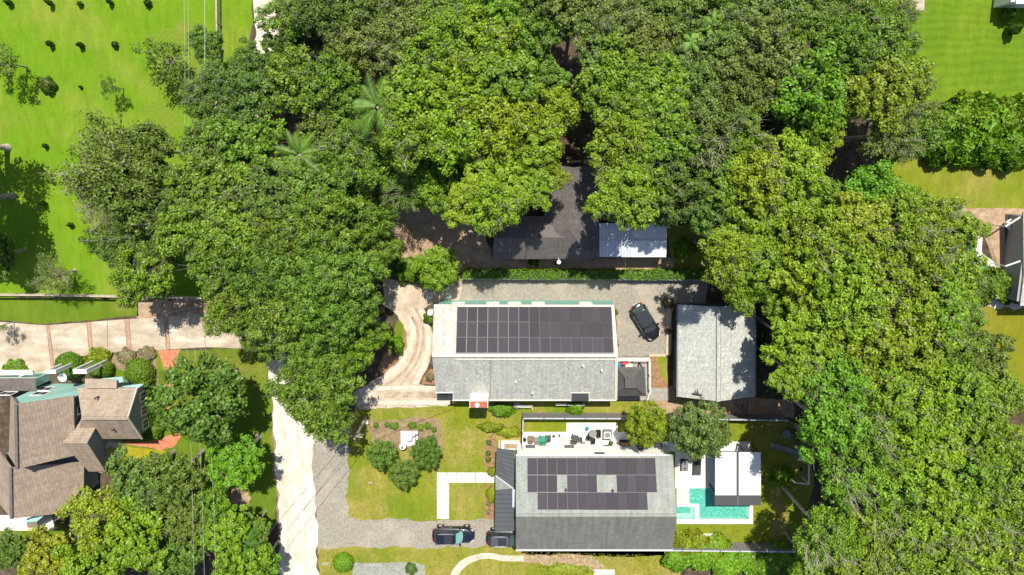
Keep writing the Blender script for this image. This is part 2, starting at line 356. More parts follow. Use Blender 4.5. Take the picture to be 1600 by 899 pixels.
# ---------------------------------------------------------------- ground sheets
def wobble(pts, step=.6, amp=.16, seed=0):
    """subdivide a plan outline and let the edge wander, as turf edges do"""
    rng = random.Random(seed); out = []
    n = len(pts); ph = [rng.uniform(0, 6.28) for _ in range(6)]
    s = 0
    for i in range(n):
        a, b = pts[i], pts[(i+1) % n]; d = b - a; L = d.length; k = max(1, int(L/step))
        if k > 160: k = 160
        nr = Vector((-d.y, d.x, 0)).normalized() if L > 1e-6 else Vector((0,0,0))
        for j in range(k):
            q = a + d*(j/k); s += L/k
            o = amp*(.5*math.sin(s*1.1+ph[0]) + .4*math.sin(s*2.9+ph[1]) + .4*math.sin(s*.43+ph[2])) + rng.uniform(-.35, .35)*amp
            out.append(q + nr*o)
    return out
def smooth_px(pts, k=6, closed=True):
    out = []; n = len(pts)
    for i in range(n if closed else n-1):
        if closed: p0, p1, p2, p3 = pts[i-1], pts[i], pts[(i+1) % n], pts[(i+2) % n]
        else: p0, p1, p2, p3 = pts[max(0,i-1)], pts[i], pts[i+1], pts[min(n-1,i+2)]
        for j in range(k):
            t = j/k
            out.append(tuple(.5*((2*p1[c]) + (-p0[c]+p2[c])*t + (2*p0[c]-5*p1[c]+4*p2[c]-p3[c])*t*t + (-p0[c]+3*p1[c]-3*p2[c]+p3[c])*t**3) for c in (0,1)))
    if not closed: out.append(pts[-1])
    return out
def sheet(name, px, z, mat, amp=.16, smooth=False, seed=1):
    if smooth: px = smooth_px(px)
    pts = [W(a, b, 0) for a, b in px]
    if amp: pts = wobble(pts, .5, amp, seed)
    pts = [Vector((p.x, p.y, z)) for p in pts]
    bm = bmesh.new(); vs = [bm.verts.new(p) for p in pts]
    es = [bm.edges.new((vs[i], vs[(i+1) % len(vs)])) for i in range(len(vs))]
    bmesh.ops.triangle_fill(bm, edges=es, use_beauty=True, normal=(0,0,1))
    bmesh.ops.recalc_face_normals(bm, faces=bm.faces)
    for f in bm.faces:
        if f.normal.z < 0: f.normal_flip()
    me = bpy.data.meshes.new(name); bm.to_mesh(me); bm.free()
    o = link(name, me, mat); o["kind"] = "structure"; return o
g = MB(); g.add([(-500,-500,0),(500,-500,0),(500,500,0),(-500,500,0)], [(0,1,2,3)]); struct('ground', g, M['litter'])
FIELD = [(-90,-90),(392,-90),(394,30),(385,90),(360,190),(340,300),(322,380),(316,466),(-90,463)]
sheet('field', FIELD, .004, M['field'], .2)
sheet('bare_patch', [(232,60),(300,30),(310,120),(290,175),(262,222),(235,180),(250,120)], .0075, noisy('thin_grass',[(.42,(.128,.212,.012)),(.6,(.15,.20,.02)),(.8,(.21,.20,.05))],.5,fine=6,fine_amt=.25), .6, True, 4)
sheet('verge_lawn', [(-90,466),(214,466),(216,493),(140,501),(72,506),(38,504),(0,500),(-90,490)], .004, M['lawn_green'], .08)
sheet('garden_lawn', [(150,560),(252,548),(425,543),(430,690),(432,820),(340,830),(240,760),(190,705),(178,640),(150,600)], .004, M['lawn_green'], .18, seed=5)
sheet('worn_patch', [(360,765),(380,762),(392,780),(385,796),(365,785)], .009, M['tandirt'], .2, True)
sheet('lawn_strip', [(-60,822),(90,818),(120,830),(120,850),(60,870),(-60,880)], .004, M['lawn_green'], .2)
sheet('dirt_verge', [(215,468),(330,468),(345,500),(300,500),(214,497)], .004, M['tandirt'], .2)
ROAD = [(394,-90),(434,-90),(430,0),(436,60),(430,120),(420,190),(424,300),(438,400),(452,520),(470,600),(489,690),(490,760),(496,830),(497,899),(503,990),(434,990),(438,899),(436,800),(430,700),(424,620),(416,550),(402,470),(386,380),(380,300),(386,190),(398,100),(397,30)]
sheet('road', ROAD, .016, M['sand'], .22)
sheet('road_shoulder', [(421,560),(417,555),(424,640),(428,720),(433,800),(435,899),(436,960),(445,960),(441,850),(437,760),(431,660)], .0125, M['dirt'], .2)
M['wheel'] = noisy('sand_wheel_track', [(.3,(.44,.37,.28)),(.5,(.55,.49,.40)),(.7,(.66,.61,.53))], 1.3, fine=6, fine_amt=.2, stretch=(1.6,.35,1))
RC = [(414,-80),(414,0),(417,60),(408,130),(404,200),(402,300),(410,400),(430,500),(446,600),(458,690),(463,760),(467,830),(469,899),(470,980)]
strip_todo = [[(x-11,y) for x, y in RC], [(x+10,y) for x, y in RC]]
sheet('gravel_verge', [(470,640),(545,668),(545,812),(660,813),(770,811),(808,815),(812,853),(640,856),(500,856),(496,870),(488,760),(480,690)], .008, M['gravel'], .24)
FRONT = [(543,660),(556,632),(640,632),(708,634),(816,636),(818,690),(812,818),(700,815),(600,815),(538,814),(540,740)]
sheet('front_lawn', FRONT, .004, M['lawn'], .2)
sheet('planting_bed', [(578,657),(640,654),(688,656),(692,690),(690,702),(660,704),(600,700),(580,690)], .012, M['dirt'], .2)
sheet('mulch_strip', [(770,672),(757,700),(756,738),(773,738),(776,690)], .012, M['mulch'], .2)
sheet('mulch_strip_lower', [(758,758),(773,758),(773,810),(758,811)], .012, M['mulch'], .15)
sheet('worn_spot', [(722,680),(738,670),(752,684),(744,704),(724,700)], .012, noisy('worn_turf',[(.36,(.19,.20,.02)),(.55,(.27,.225,.06)),(.75,(.36,.27,.13))],1.1,fine=6,fine_amt=.25), .6, True)
BOTTOM = [(498,848),(640,848),(770,848),(815,850),(1060,856),(1065,980),(498,980)]
sheet('south_lawn', BOTTOM, .004, M['lawn'], .22, seed=8)
sheet('side_path', [(812,866),(925,868),(945,884),(930,893),(870,884),(812,878)], .009, M['tandirt'], .15)
sheet('parking_slab', [(552,880),(652,879),(664,884),(668,990),(548,990)], .02, M['slab'], .05)
CW = [(697,920),(706,893),(722,875),(745,866),(765,864),(790,868),(818,868)]
CW2 = [(818,877),(788,877),(764,873),(748,875),(732,882),(718,896),(711,920)]
sheet('walkway', smooth_px(CW, 5, False)+smooth_px(CW2, 5, False), .03, M['creamlite'], 0)
sheet('white_pad', [(928,890),(960,890),(961,960),(927,960)], .03, M['white_paver'], 0)
# curved drive of the panelled house
DR = [(598,436),(668,438),(722,448),(718,470),(680,474),(664,482),(672,505),(677,535),(672,565),(660,586),(655,602),(704,606),(708,635),(640,636),(560,640),(548,615),(586,594),(612,574),(626,550),(631,522),(621,494),(600,476)]
sheet('curved_drive', DR, .008, M['cream'], .1)
def strip(name, c, wpx, z, mat, amp=.05, seed=2):
    c = smooth_px(c, 8, False); a, b = [], []
    for i in range(len(c)):
        p, q = c[max(0,i-1)], c[min(len(c)-1,i+1)]
        dx, dy = q[0]-p[0], q[1]-p[1]; L = math.hypot(dx, dy) or 1
        a.append((c[i][0]-dy/L*wpx/2, c[i][1]+dx/L*wpx/2)); b.append((c[i][0]+dy/L*wpx/2, c[i][1]-dx/L*wpx/2))
    return sheet(name, a + b[::-1], z, mat, amp, False, seed)
for q in strip_todo: strip('wheel_track', q, 6, .0205, M['wheel'], .25)
strip('pale_edge', [(641,496),(644,506),(645,522),(639,548),(622,574),(596,592)], 8, .012, M['creamlite'])
strip('pale_edge', [(657,484),(662,496),(668,515),(669,545),(660,575),(648,600)], 7, .012, M['creamlite'])
strip('tyre_track', [(638,484),(649,505),(653,530),(646,558),(628,584),(600,604)], 4.5, .012, M['tyre'])
strip('tyre_track', [(644,474),(659,503),(662,530),(655,558),(640,584),(622,606)], 4, .012, M['tyre'])
strip('pale_edge', [(575,608),(620,606),(660,606),(700,607)], 6, .0165, M['creamlite'])
strip('pale_edge', [(560,629),(620,629),(660,629),(703,629)], 6, .0165, M['creamlite'])
strip('tyre_track', [(600,618),(640,617),(700,618)], 10, .012, M['tyre'])
sheet('drive_bed', [(672,577),(681,580),(683,601),(658,601),(664,588)], .013, M['mulch'], .1)
sheet('tree_bed', [(598,560),(628,510),(634,520),(634,540),(622,566),(596,588),(590,575)], .013, M['mulch'], .15)
sheet('bank_lawn', [(622,500),(631,508),(633,528),(625,545),(612,540)], .016, M['lawn_green'], .15)
LOT = [(706,437),(800,436),(1000,437),(1104,438),(1104,478),(1052,476),(1047,556),(964,556),(960,480),(800,474),(706,474)]
sheet('gravel_lot', LOT, .004, M['gravel'], .1, seed=3)
sheet('side_bed', [(956,482),(964,482),(966,552),(960,553)], .009, M['mulch'], .1)
sheet('side_lawn', [(1015,557),(1042,557),(1044,606),(1016,606)], .004, M['lawn'], .1)
sheet('side_mulch', [(1014,558),(1027,558),(1032,585),(1043,600),(1043,606),(1014,606)], .009, M['mulch'], .2)
sheet('sandy_yard', [(1040,604),(1060,604),(1060,622),(1240,622),(1240,652),(1000,652),(1010,620)], .004, M['tandirt'], .15)
sheet('south_strip', [(700,627),(1012,627),(1012,648),(818,648),(815,642),(700,640)], .008, M['lawn'], .08)
sheet('back_lawn', [(816,654),(1225,654),(1262,668),(1272,760),(1255,820),(1210,864),(1062,866),(1000,870),(816,870)], .004, M['lawn_back'], .1)
sheet('worn_track', [(1205,770),(1222,765),(1228,800),(1222,850),(1208,850),(1202,810)], .009, noisy('thin_turf',[(.35,(.18,.18,.025)),(.6,(.27,.20,.06)),(.75,(.33,.25,.11))],.8,fine=6,fine_amt=.2), .4, True)
sheet('tan_yard', [(596,316),(660,322),(760,330),(770,420),(700,424),(640,424),(612,390),(600,350)], .004, M['tandirt'], .3)
sheet('house_strip', [(724,404),(1050,404),(1054,424),(724,424)], .008, M['tandirt'], .1)
sheet('grass_patch', [(616,405),(643,404),(648,424),(618,428)], .0085, M['field'], .2)
sheet('side_yard', [(1044,350),(1110,350),(1105,424),(1054,424),(1046,400)], .0085, M['lawn'], .2)
sheet('mown_field', [(1422,-120),(1760,-120),(1760,164),(1440,164),(1410,60)], .004, M['mown'], .2)
sheet('neighbour_lawn', [(1380,240),(1760,240),(1760,330),(1500,330),(1400,320),(1360,300)], .004, M['lawn_back'], .2)
sheet('neighbour_lawn', [(1520,470),(1760,470),(1760,700),(1600,640),(1540,590)], .004, lawn_mat('dry_lawn',(.19,.185,.014),(.27,.20,.05),(.165,.18,.012),.5,.75), .2)

# pieces laid on the ground: driveway slabs, brick bands, pavers, planks
def pieces(root_name, polys, z, t, kind='structure'):
    root = None
    base = [p for poly in polys for p in poly[1]]
    root = bpy.data.objects.new(root_name, None); C.objects.link(root); root["kind"] = 'structure'
    c = W(sum(p[0] for p in base)/len(base), sum(p[1] for p in base)/len(base)); root.location = c
    for nm, px, mat in polys:
        mb = MB(); mb.prism([Vector((*W(a, b)[:2], z)) for a, b in px], t); obj(nm, mb, mat, root)
    return root
pieces('concrete_driveway', [
 ('slab', [(-60,500),(0,503),(73,508.5),(81,582),(60,586),(-60,600)], M['concrete']),
 ('brick_strip', [(73.5,508.5),(77.5,508),(85.5,581),(81.5,582)], M['brickstrip']),
 ('slab', [(78,508),(135.5,504),(140,554),(112,561),(86,577)], M['concrete']),
 ('brick_strip', [(136,504),(142,503),(145.5,553),(140.5,554)], M['brickstrip']),
 ('slab', [(142.5,503),(168,501),(168.5,551.5),(146,553)], M['concrete']),
 ('slab', [(168.6,501),(195,499),(199,549.5),(169.1,551.4)], M['concrete']),
 ('brick_strip', [(195.5,499),(202,498.5),(206,549),(199.5,549.5)], M['brickstrip']),
 ('slab', [(202.5,498.5),(256,495.5),(260,546.5),(206.5,549)], M['concrete']),
 ('brick_strip', [(256.5,495.5),(262,495),(266,546),(260.5,546.5)], M['brickstrip']),
 ('slab', [(262.5,495),(318,489),(321,542.5),(266.5,546)], M['concrete']),
 ('slab', [(318.5,489),(345,484),(392,492),(414,535),(416,546),(321.5,542.5)], M['concrete']),
 ('brick_apron', [(-60,601),(62,587),(60,600),(30,604),(-60,612)], M['brickstrip'])], .06, .06)
pieces('front_walk', [('paver', [(683+i*15.03+(.5 if i else 0), 738.5),(683+(i+1)*15.03-.5, 738.5),(683+(i+1)*15.03-.5, 754.2),(683+i*15.03+(.5 if i else 0), 754.2)], M['white_paver']) for i in range(6)] +
 [('paver', [(683, 755+i*14.1),(701.5, 755+i*14.1),(701.5, 755+(i+1)*14.1-1.0),(683, 755+(i+1)*14.1-1.0)], M['white_paver']) for i in range(4)], .05, .05)
# brick paths in the left garden (bricks too small to pick apart)
sheet('brick_path', [(247,548),(281,546),(276,570),(268,590),(264,640),(256,640),(262,600),(256,575)], .012, M['brickpath'], .06)
sheet('brick_path', [(180,700),(184,690),(236,690),(262,682),(280,672),(288,676),(272,698),(250,704),(236,701),(196,694),(190,705)], .012, M['brickpath'], .06)
sheet('yellow_bed', [(190,697),(240,702),(262,706),(230,714),(200,724),(188,738)], .0085, noisy('yellow_groundcover',[(.3,(.22,.20,.01)),(.7,(.34,.30,.02))],1.5,fine=6,fine_amt=.3), .1)
sheet('mulch_bed', [(150,556),(240,552),(250,600),(244,660),(232,680),(225,600),(180,575),(110,570),(112,564)], .0085, M['dirt'], .15)
pl = MB()
for i in range(9):
    a = W(1016+i*3.35, 606); b = W(1016+i*3.35+2.9, 626)
    pl.prism([(a.x,a.y,.12),(b.x,a.y,.12),(b.x,b.y,.12),(a.x,b.y,.12)], .09)
tag(obj('boardwalk', pl, M['deckwood']), 'short grey plank boardwalk between the charcoal-roofed deck and the grey barn', 'boardwalk')
tb = MB(); tb.bar(W(1045,477,.07), W(1044,555,.07), .5, .14); tb.bar(W(1014,555.5,.06), W(1040,555.5,.06), .25, .12)
tag(obj('timber_edging', tb, M['timber']), 'tan timber edging along the right side of the gravel lot, beside the barn', 'edging')

# ---------------------------------------------------------------- buildings
def P3(l): return [W(*p) for p in l]
def R(name, pts, mat, parent, t=.16, side=None):
    mb = MB(); mb.prism(P3(pts), t, 0, 1 if side else None)
    return obj(name, mb, [mat, side] if side else mat, parent)
def box_between(name, a, b, z0, z1, mat, parent):
    """upright wall block between plan points a,b (world xy) as axis-aligned block"""
    mb = MB(); mb.box(((a[0]+b[0])/2, (a[1]+b[1])/2, (z0+z1)/2), (abs(b[0]-a[0]), abs(b[1]-a[1]), z1-z0)); return obj(name, mb, mat, parent)
def gable_walls(parent, mat, x0, x1, y0, y1, ze, zr=None, ridge='x', rpos=None, inset=.25, name='wall'):
    x0 += inset; x1 -= inset; y0 += inset; y1 -= inset
    mb = MB(); z = ze - .2
    if zr is None:
        mb.box(((x0+x1)/2, (y0+y1)/2, z/2), (x1-x0, y1-y0, z))
    elif ridge == 'x':
        ym = rpos if rpos is not None else (y0+y1)/2; zz = zr - .28
        v = [(x0,y0,0),(x1,y0,0),(x1,y1,0),(x0,y1,0),(x0,y0,z),(x1,y0,z),(x1,y1,z),(x0,y1,z),(x0,ym,zz),(x1,ym,zz)]
        mb.add(v, [(0,1,5,4),(2,3,7,6),(1,2,6,9,5),(3,0,4,8,7)])
    else:
        xm = rpos if rpos is not None else (x0+x1)/2; zz = zr - .28
        v = [(x0,y0,0),(x1,y0,0),(x1,y1,0),(x0,y1,0),(x0,y0,z),(x1,y0,z),(x1,y1,z),(x0,y1,z),(xm,y0,zz),(xm,y1,zz)]
        mb.add(v, [(1,2,6,5),(3,0,4,7),(0,1,5,8,4),(2,3,7,9,6)])
    return obj(name, mb, mat, parent)
def window(parent, c, size, n, frame=None, pane=None):
    """window standing proud of a wall: frame with pane as its sub-part. n = outward direction 'n','s','e','w'"""
    wd, ht = size; fr = MB(); th = .09
    ax = Vector((1,0,0)) if n in 'ns' else Vector((0,1,0)); up = Vector((0,0,1))
    c = Vector(c)
    o = {'n': (0,1,0), 's': (0,-1,0), 'e': (1,0,0), 'w': (-1,0,0)}[n]; o = Vector(o)*.05
    for s in (-1, 1):
        fr.bar(c+ax*s*wd/2-up*(ht/2+th/2), c+ax*s*wd/2+up*(ht/2+th/2), .1, th)
        fr.bar(c-ax*wd/2+up*s*ht/2, c+ax*wd/2+up*s*ht/2, .1, th)
    fr.bar(c-up*ht/2, c+up*ht/2, .07, .05); 
    f = obj('window', fr, frame or M['white'], parent, origin=c)
    pn = MB(); d = (wd, .04, ht) if n in 'ns' else (.04, wd, ht); pn.box(c, d); obj('pane', pn, pane or M['glass'], f)
    return f
_pm = {}
def solar_panel(parent, org, ex, ey, wd, ht, light):
    """one framed panel; org = its corner, ex/ey unit axes in the roof plane"""
    key = (round(wd, 3), round(ht, 3), light)
    if key not in _pm:
        mb = MB(); a = .028
        mb.box((wd/2, ht/2, .02), (wd-.02, ht-.02, .035), mi=0)
        x0, x1, y0, y1 = a, wd-a, a*1.3, ht-a*1.3
        mb.box(((x0+x1)/2, (y0+y1)/2, .0215), (x1-x0, y1-y0, .038), mi=1)
        me = bpy.data.meshes.new('solar_panel'); me.from_pydata(mb.v, [], mb.f); me.polygons.foreach_set("material_index", mb.m)
        me.materials.append(M['panel_frame' if light else 'panel_frame_dark']); me.materials.append(M['panel']); _pm[key] = me
    o = bpy.data.objects.new('solar_panel', _pm[key]); C.objects.link(o); o.parent = parent
    n = ex.cross(ey).normalized()
    if n.z < 0: n = -n
    ey2 = n.cross(ex).normalized()
    m = Matrix((ex, ey2, n)).transposed().to_4x4(); m.translation = org - parent.location; o.matrix_basis = m
    return o
def panel_field(parent, TL, TR, BL, cols, rows, keep, lift, light):
    ex = (TR-TL); wd = ex.length/cols; ex.normalize()
    ey = (BL-TL); ht = ey.length/rows; ey.normalize()
    ey = (ey - ex*ex.dot(ey)).normalized()
    n = ex.cross(ey).normalized()
    if n.z < 0: n = -n
    for r in range(rows):
        for c in range(cols):
            if not keep(r, c): continue
            # corner such that ey2 = n x ex points up the page
            corner = TL + ex*(c*wd) + ey*((r+1)*ht - .012) + n*lift
            solar_panel(parent, corner, ex, ey, wd-.01, ht-.025, light(r, c))

# --- the long house with the panelled roof, middle of the picture
sh = thing('solar_house', 'long grey-shingled house with 45 dark solar panels on its roof, beside the curved drive', 'house', W(820,548))
ze, zr = 3.2, 6.0
R('roof', [(678,476,ze),(958,477,ze),(964,554,zr),(675,554,zr)], M['white_roof'], sh, .18, M['offwhite'])
R('roof', [(675,554.6,zr),(964,554.6,zr),(963,625,3.1),(707,625,3.1),(707,613,3.62),(681,613,3.62)], M['grey_roof'], sh, .18, M['offwhite'])
mb = MB(); mb.bar(W(675,554.5,zr+.05), W(964,554.5,zr+.05), .42, .08); mb.bar(W(713,562,5.78), W(962,562,5.78), .07, .06); obj('ridge_cap', mb, M['offwhite'], sh)
mb = MB(); mb.bar(W(957.3,477,ze+.06), W(963.2,554,zr+.06), .3, .1); mb.bar(W(963.3,555,zr+.05), W(962.2,625,3.16), .3, .1); mb.bar(W(714,478,ze+.1), W(957,478,ze+.1), .22, .1); mb.bar(W(680.5,613.5,3.6), W(707,613.5,3.6), .12, .16); mb.bar(W(707,625.5,3.1), W(892,625.5,3.1), .12, .16); mb.bar(W(920,625.5,3.1), W(963,625.5,3.1), .12, .16)
obj('trim', mb, M['offwhite'], sh)
a, b = W(678,476,ze), W(963,624,3.1)
mb = MB(); y0, y1, x0, x1 = b.y+.5, a.y-.16, a.x+.35, b.x-.4; ym = W(800,554,zr).y
mb.add([(x0,y0,0),(x1,y0,0),(x1,y1,0),(x0,y1,0),(x0,y0,ze-.2),(x1,y0,ze-.2),(x1,y1,ze-.2),(x0,y1,ze-.2),(x0,ym,zr-.35),(x1,ym,zr-.35)], [(0,1,5,4),(2,3,7,6),(1,2,6,9,5),(3,0,4,8,7)])
obj('wall', mb, M['teal_trim'], sh)
for px in (716, 770, 804, 841, 915): window(sh, (W(px,474,1.9).x, y1+.03, 1.95), (1.35, 1.25), 'n', pane=M['white'])
TL, TR, BL = W(714.5,480,3.38), W(955,480,3.38), W(711.5,552.5,6.02)
panel_field(sh, TL, TR, BL, 15, 3, lambda r, c: True, .10, lambda r, c: c < 7 or r == 2)
mb = MB()   # pale rails between the rows of panels
for k in range(4):
    p = TL.lerp(BL, k/3); d = (TR-TL); mb.bar(p+Vector((0,0,.07)), p+d+Vector((0,0,.07)), .09, .05)
obj('panel_rail', mb, M['grey'], sh)
mb = MB(); mb.prism(P3([(893,614.5,3.75),(919.5,614.5,3.75),(919.5,627,3.2),(893,627,3.2)]), .1); obj('porch_cover', mb, M['darkgrey'], sh)
mb = MB(); mb.bar(W(892,613.8,3.8), W(920.5,613.8,3.8), .1, .12); mb.bar(W(892,613.5,3.8), W(892,627,3.25), .1, .12); mb.bar(W(920.5,613.5,3.8), W(920.5,627,3.25), .1, .12); obj('cover_trim', mb, M['offwhite'], sh)
for px, py, z in ((806,596,4.3),(911,571,5.4),(832,613,3.7),(940,578,5.1)):
    mb = MB(); p = W(px, py, z); mb.tube(p-Vector((0,0,.2)), p+Vector((0,0,.35)), .07, .07, 8); mb.tube(p+Vector((0,0,.3)), p+Vector((0,0,.42)), .12, .09, 8); obj('vent_pipe', mb, M['white'], sh)
mb = MB(); mb.bar(W(766,563,5.75), W(766.4,624,3.2), .05, .05); obj('roof_seam', mb, M['grey'], sh)
# chimney: white stack, brick top, pale round pot
zt = 6.1
c1, c2 = W(733.5,626.5,zt), W(762.5,637.5,zt)
mb = MB(); mb.box(((c1.x+c2.x)/2, (c1.y+c2.y)/2, zt/2), (c2.x-c1.x, c1.y-c2.y, zt)); ch = obj('chimney', mb, M['white_wall'], sh)
mb = MB(); mb.box(((c1.x+c2.x)/2, (c1.y+c2.y)/2, zt+.05), (c2.x-c1.x-.12, c1.y-c2.y-.1, .1)); obj('chimney_top', mb, M['red_brick'], ch)
mb = MB(); mb.lathe(((c1.x+c2.x)/2-.15, (c1.y+c2.y)/2, zt+.1), [(.24,0),(.24,.25),(.16,.25),(.16,.12)], 14); obj('chimney_pot', mb, M['white'], ch)
# white railings along the shaded porch
def railing(label, pts, h, mat, parent=None, n=2):
    t = thing('railing', label, 'railing', W(*pts[0]))
    mb = MB()
    for i in range(len(pts)-1):
        p, q = W(*pts[i]), W(*pts[i+1]); zz = Vector((0,0,pts[i][2] if len(pts[i]) > 2 else 0)); 
        for k in range(1, n+1): mb.bar(p+Vector((0,0,h*k/n)), q+Vector((0,0,h*k/n)), .07, .06)
        L = (q-p).length; m = max(1, int(L/1.7))
    obj('rail', mb, mat, t)
    for i in range(len(pts)-1):
        p, q = W(*pts[i]), W(*pts[i+1]); L = (q-p).length; m = max(1, int(L/1.7))
        for k in range(m+(1 if i == len(pts)-2 else 0)):
            c = p.lerp(q, k/m); b = MB(); b.box((c.x, c.y, c.z+h/2), (.1, .1, h+.06)); obj('post', b, mat, t)
    return t
railing('white porch railing under the south eave of the panelled house, right of the chimney', [(808,632,.1),(831,632,.1),(831,636,.1)], .9, M['white'])
railing('white porch railing beside the small bush at the south wall of the panelled house', [(868,629,.1),(884,629,.1),(912,629,.1)], .9, M['white'])

# --- deck with charcoal pavilion roof, right of the long house
dk = thing('deck', 'pale timber deck with white railing at the right end of the panelled house', 'deck', W(990,590))
a, b = W(964,558,.35), W(1014,626,.35); n = 16
for i in range(n):
    mb = MB(); x0 = a.x+(b.x-a.x)*i/n; x1 = a.x+(b.x-a.x)*(i+1)/n-.02
    mb.box(((x0+x1)/2, (a.y+b.y)/2, .2), (x1-x0, a.y-b.y, .3)); obj('plank', mb, M['deckwood'], dk)
mb = MB()
RL = [(964,560,.35),(1013,560,.35),(1013.5,608,.35),(1008,624,.35)]
for i in range(3):
    p, q = W(*RL[i]), W(*RL[i+1])
    for h in (.12,.5,.95): mb.bar(p+Vector((0,0,h)), q+Vector((0,0,h)), .1 if h > .9 else .06, .06)
obj('rail', mb, M['white'], dk)
for i in range(3):
    p, q = W(*RL[i]), W(*RL[i+1]); m = max(1, int((q-p).length/1.5))
    for k in range(m): 
        c = p.lerp(q, k/m); b = MB(); b.box((c.x, c.y, .85), (.12,.12,1.05)); obj('post', b, M['white'], dk)
gz = thing('gazebo', 'charcoal hipped gazebo roof standing over the deck beside the panelled house', 'gazebo', W(984,598))
E = [(963,574,2.8),(1007,574,2.8),(1010,619,2.8),(959,619,2.8)]; T = [(977,591,3.75),(991,591,3.75),(992,605,3.75),(977,605,3.75)]
for i in range(4):
    j = (i+1) % 4; mb = MB(); mb.prism(P3([E[i],E[j],T[j],T[i]]), .07); obj('roof', mb, M['charcoal'], gz)
mb = MB(); mb.prism([p+Vector((0,0,.22)) for p in P3([(976,590,3.75),(992,590,3.75),(993,606,3.75),(976,606,3.75)])], .1); obj('roof_cap', mb, M['charcoal'], gz)
mb = MB()
for i in range(4): mb.bar(W(*E[i])+Vector((0,0,.03)), W(*T[i])+Vector((0,0,.03)), .1, .05)
obj('hip_ridge', mb, M['darkgrey'], gz)
for e in E:
    p = W(*e); c = W(984,597,2.8); p = p.lerp(c, .1); mb = MB(); mb.box((p.x,p.y,1.6), (.14,.14,2.4)); obj('post', mb, M['black'], gz)

# --- barn with the ridge running up the picture
bn = thing('barn', 'grey gabled barn with a central ridge, right of the gravel lot and the dark car', 'barn', W(1118,550))
zb = 3.0; nw, ne, se, sw = W(1059,476,zb), W(1180,476,zb), W(1180,620,zb), W(1058,620,zb)
rn, rs = (nw+ne)/2+Vector((-.15,0,1.25)), (sw+se)/2+Vector((-.15,-.1,1.25))
def roofp(name, pts, mat, parent, t=.16, side=None):
    mb = MB(); mb.prism(pts, t, 0, 1 if side else None); return obj(name, mb, [mat, side] if side else mat, parent)
roofp('roof', [nw, rn, rs, sw], M['grey_roof_v'], bn, .16, M['grey']); roofp('roof', [rn+Vector((.005,0,0)), ne, se, rs+Vector((.005,0,0))], M['grey_roof_v'], bn, .16, M['grey'])
mb = MB(); mb.bar(rn+Vector((0,0,.06)), rs+Vector((0,0,.06)), .34, .07); obj('ridge_cap', mb, M['grey_roof_v'], bn)
mb = MB(); mb.bar(rn+Vector((-.2,0,.06)), rs+Vector((-.2,0,.06)), .05, .05); mb.bar(rn+Vector((.2,0,.06)), rs+Vector((.2,0,.06)), .05, .05)
obj('ridge_strip', mb, M['grey'], bn)
mb = MB(); 
for p, q in ((nw, sw), (ne, se)): mb.bar(p+Vector((0,0,-.02)), q+Vector((0,0,-.02)), .16, .14)
obj('gutter', mb, M['grey'], bn)
gable_walls(bn, M['darkgrey'], nw.x, ne.x, sw.y, nw.y, zb, zb+1.25, 'y', rn.x, .45)
mb = MB(); p = W(1090,613,3.4)+Vector((0,0,.15)); mb.tube(p, p+Vector((-.1,0,.5)), .05, .05, 6); mb.bar(p+Vector((-.6,.1,.4)), p+Vector((.35,-.1,.55)), .12, .12); mb.bar(p+Vector((-.1,0,.4)), p+Vector((-.25,.55,.6)), .1, .1); obj('roof_vent', mb, M['darkgrey'], bn)
mb = MB(); p = W(1183,545,0); mb.box((p.x+.5,p.y,.9), (.9,1.9,1.8)); mb.box((p.x+.5,p.y,1.84), (1.0,2.0,.08)); tag(obj('storage_shed', mb, M['darkgrey']), 'small dark storage box in the shade against the right wall of the barn', 'shed')
mb = MB()
a, b, c, d = W(1163,622,0), W(1163,650,0), W(1167,622,0), W(1167,650,0)
mb.bar(W(1162,624,2.4), W(1162,645,2.4), .08, .08); mb.bar(W(1168,624,2.4), W(1168,645,2.4), .08, .08)
for p in ((1162,624),(1168,624),(1162,645),(1168,645)): mb.bar(W(p[0],p[1],2.4), W(p[0],p[1],2.4)-Vector((0,0,2.4)), .08, .08)
mb.bar(W(1162,645,2.4), W(1168,645,2.4), .08, .08); mb.bar(W(1162,634,2.4), W(1168,634,2.4), .08, .08)
tag(obj('arbor', mb, M['darkgrey']), 'thin dark metal arbor frame below the lower right corner of the barn', 'arbor')

# --- white farmhouse with green-grey roof and panels, bottom centre
fh = thing('farmhouse', 'white farmhouse with green-grey gabled roof partly covered by dark solar panels', 'house', W(930,780))
ze, zr = 3.7, 6.35
nw, ne, se, sw = W(806,712,ze), W(1051.5,712,ze), W(1051.5,859,ze), W(806,859,ze)
ym = (nw.y+sw.y)/2; rw, re = Vector((nw.x,ym,zr)), Vector((ne.x,ym,zr))
roofp('roof', [nw,ne,re,rw], M['slate'], fh, .2, M['grey']); roofp('roof', [rw-Vector((0,.004,0)),re-Vector((0,.004,0)),se,sw], M['slate_shaded'], fh, .2, M['grey'])
mb = MB(); mb.bar(rw+Vector((0,0,.04)), re+Vector((0,0,.04)), .36, .06); obj('ridge_cap', mb, M['slate'], fh)
mb = MB(); mb.bar(sw+Vector((0,-.06,-.02)), se+Vector((0,-.06,-.02)), .14, .2); mb.bar(nw+Vector((0,.06,-.04)), ne+Vector((0,.06,-.04)), .12, .16); obj('gutter', mb, M['white'], fh)
gable_walls(fh, M['white_wall'], nw.x, ne.x, sw.y, nw.y, ze, zr, 'x', ym, .14)
yn = nw.y-.14
for px, z, wd, ht in ((828.5,.95,.95,.62),(889,.95,.95,.62),(937,2.95,1.0,.5),(1003,1.2,1.0,1.1)):
    window(fh, (W(px,712,z).x, yn+.03, z), (wd,ht), 'n', M['darkgrey'], M['grey'] if z < 2 else M['glass'])
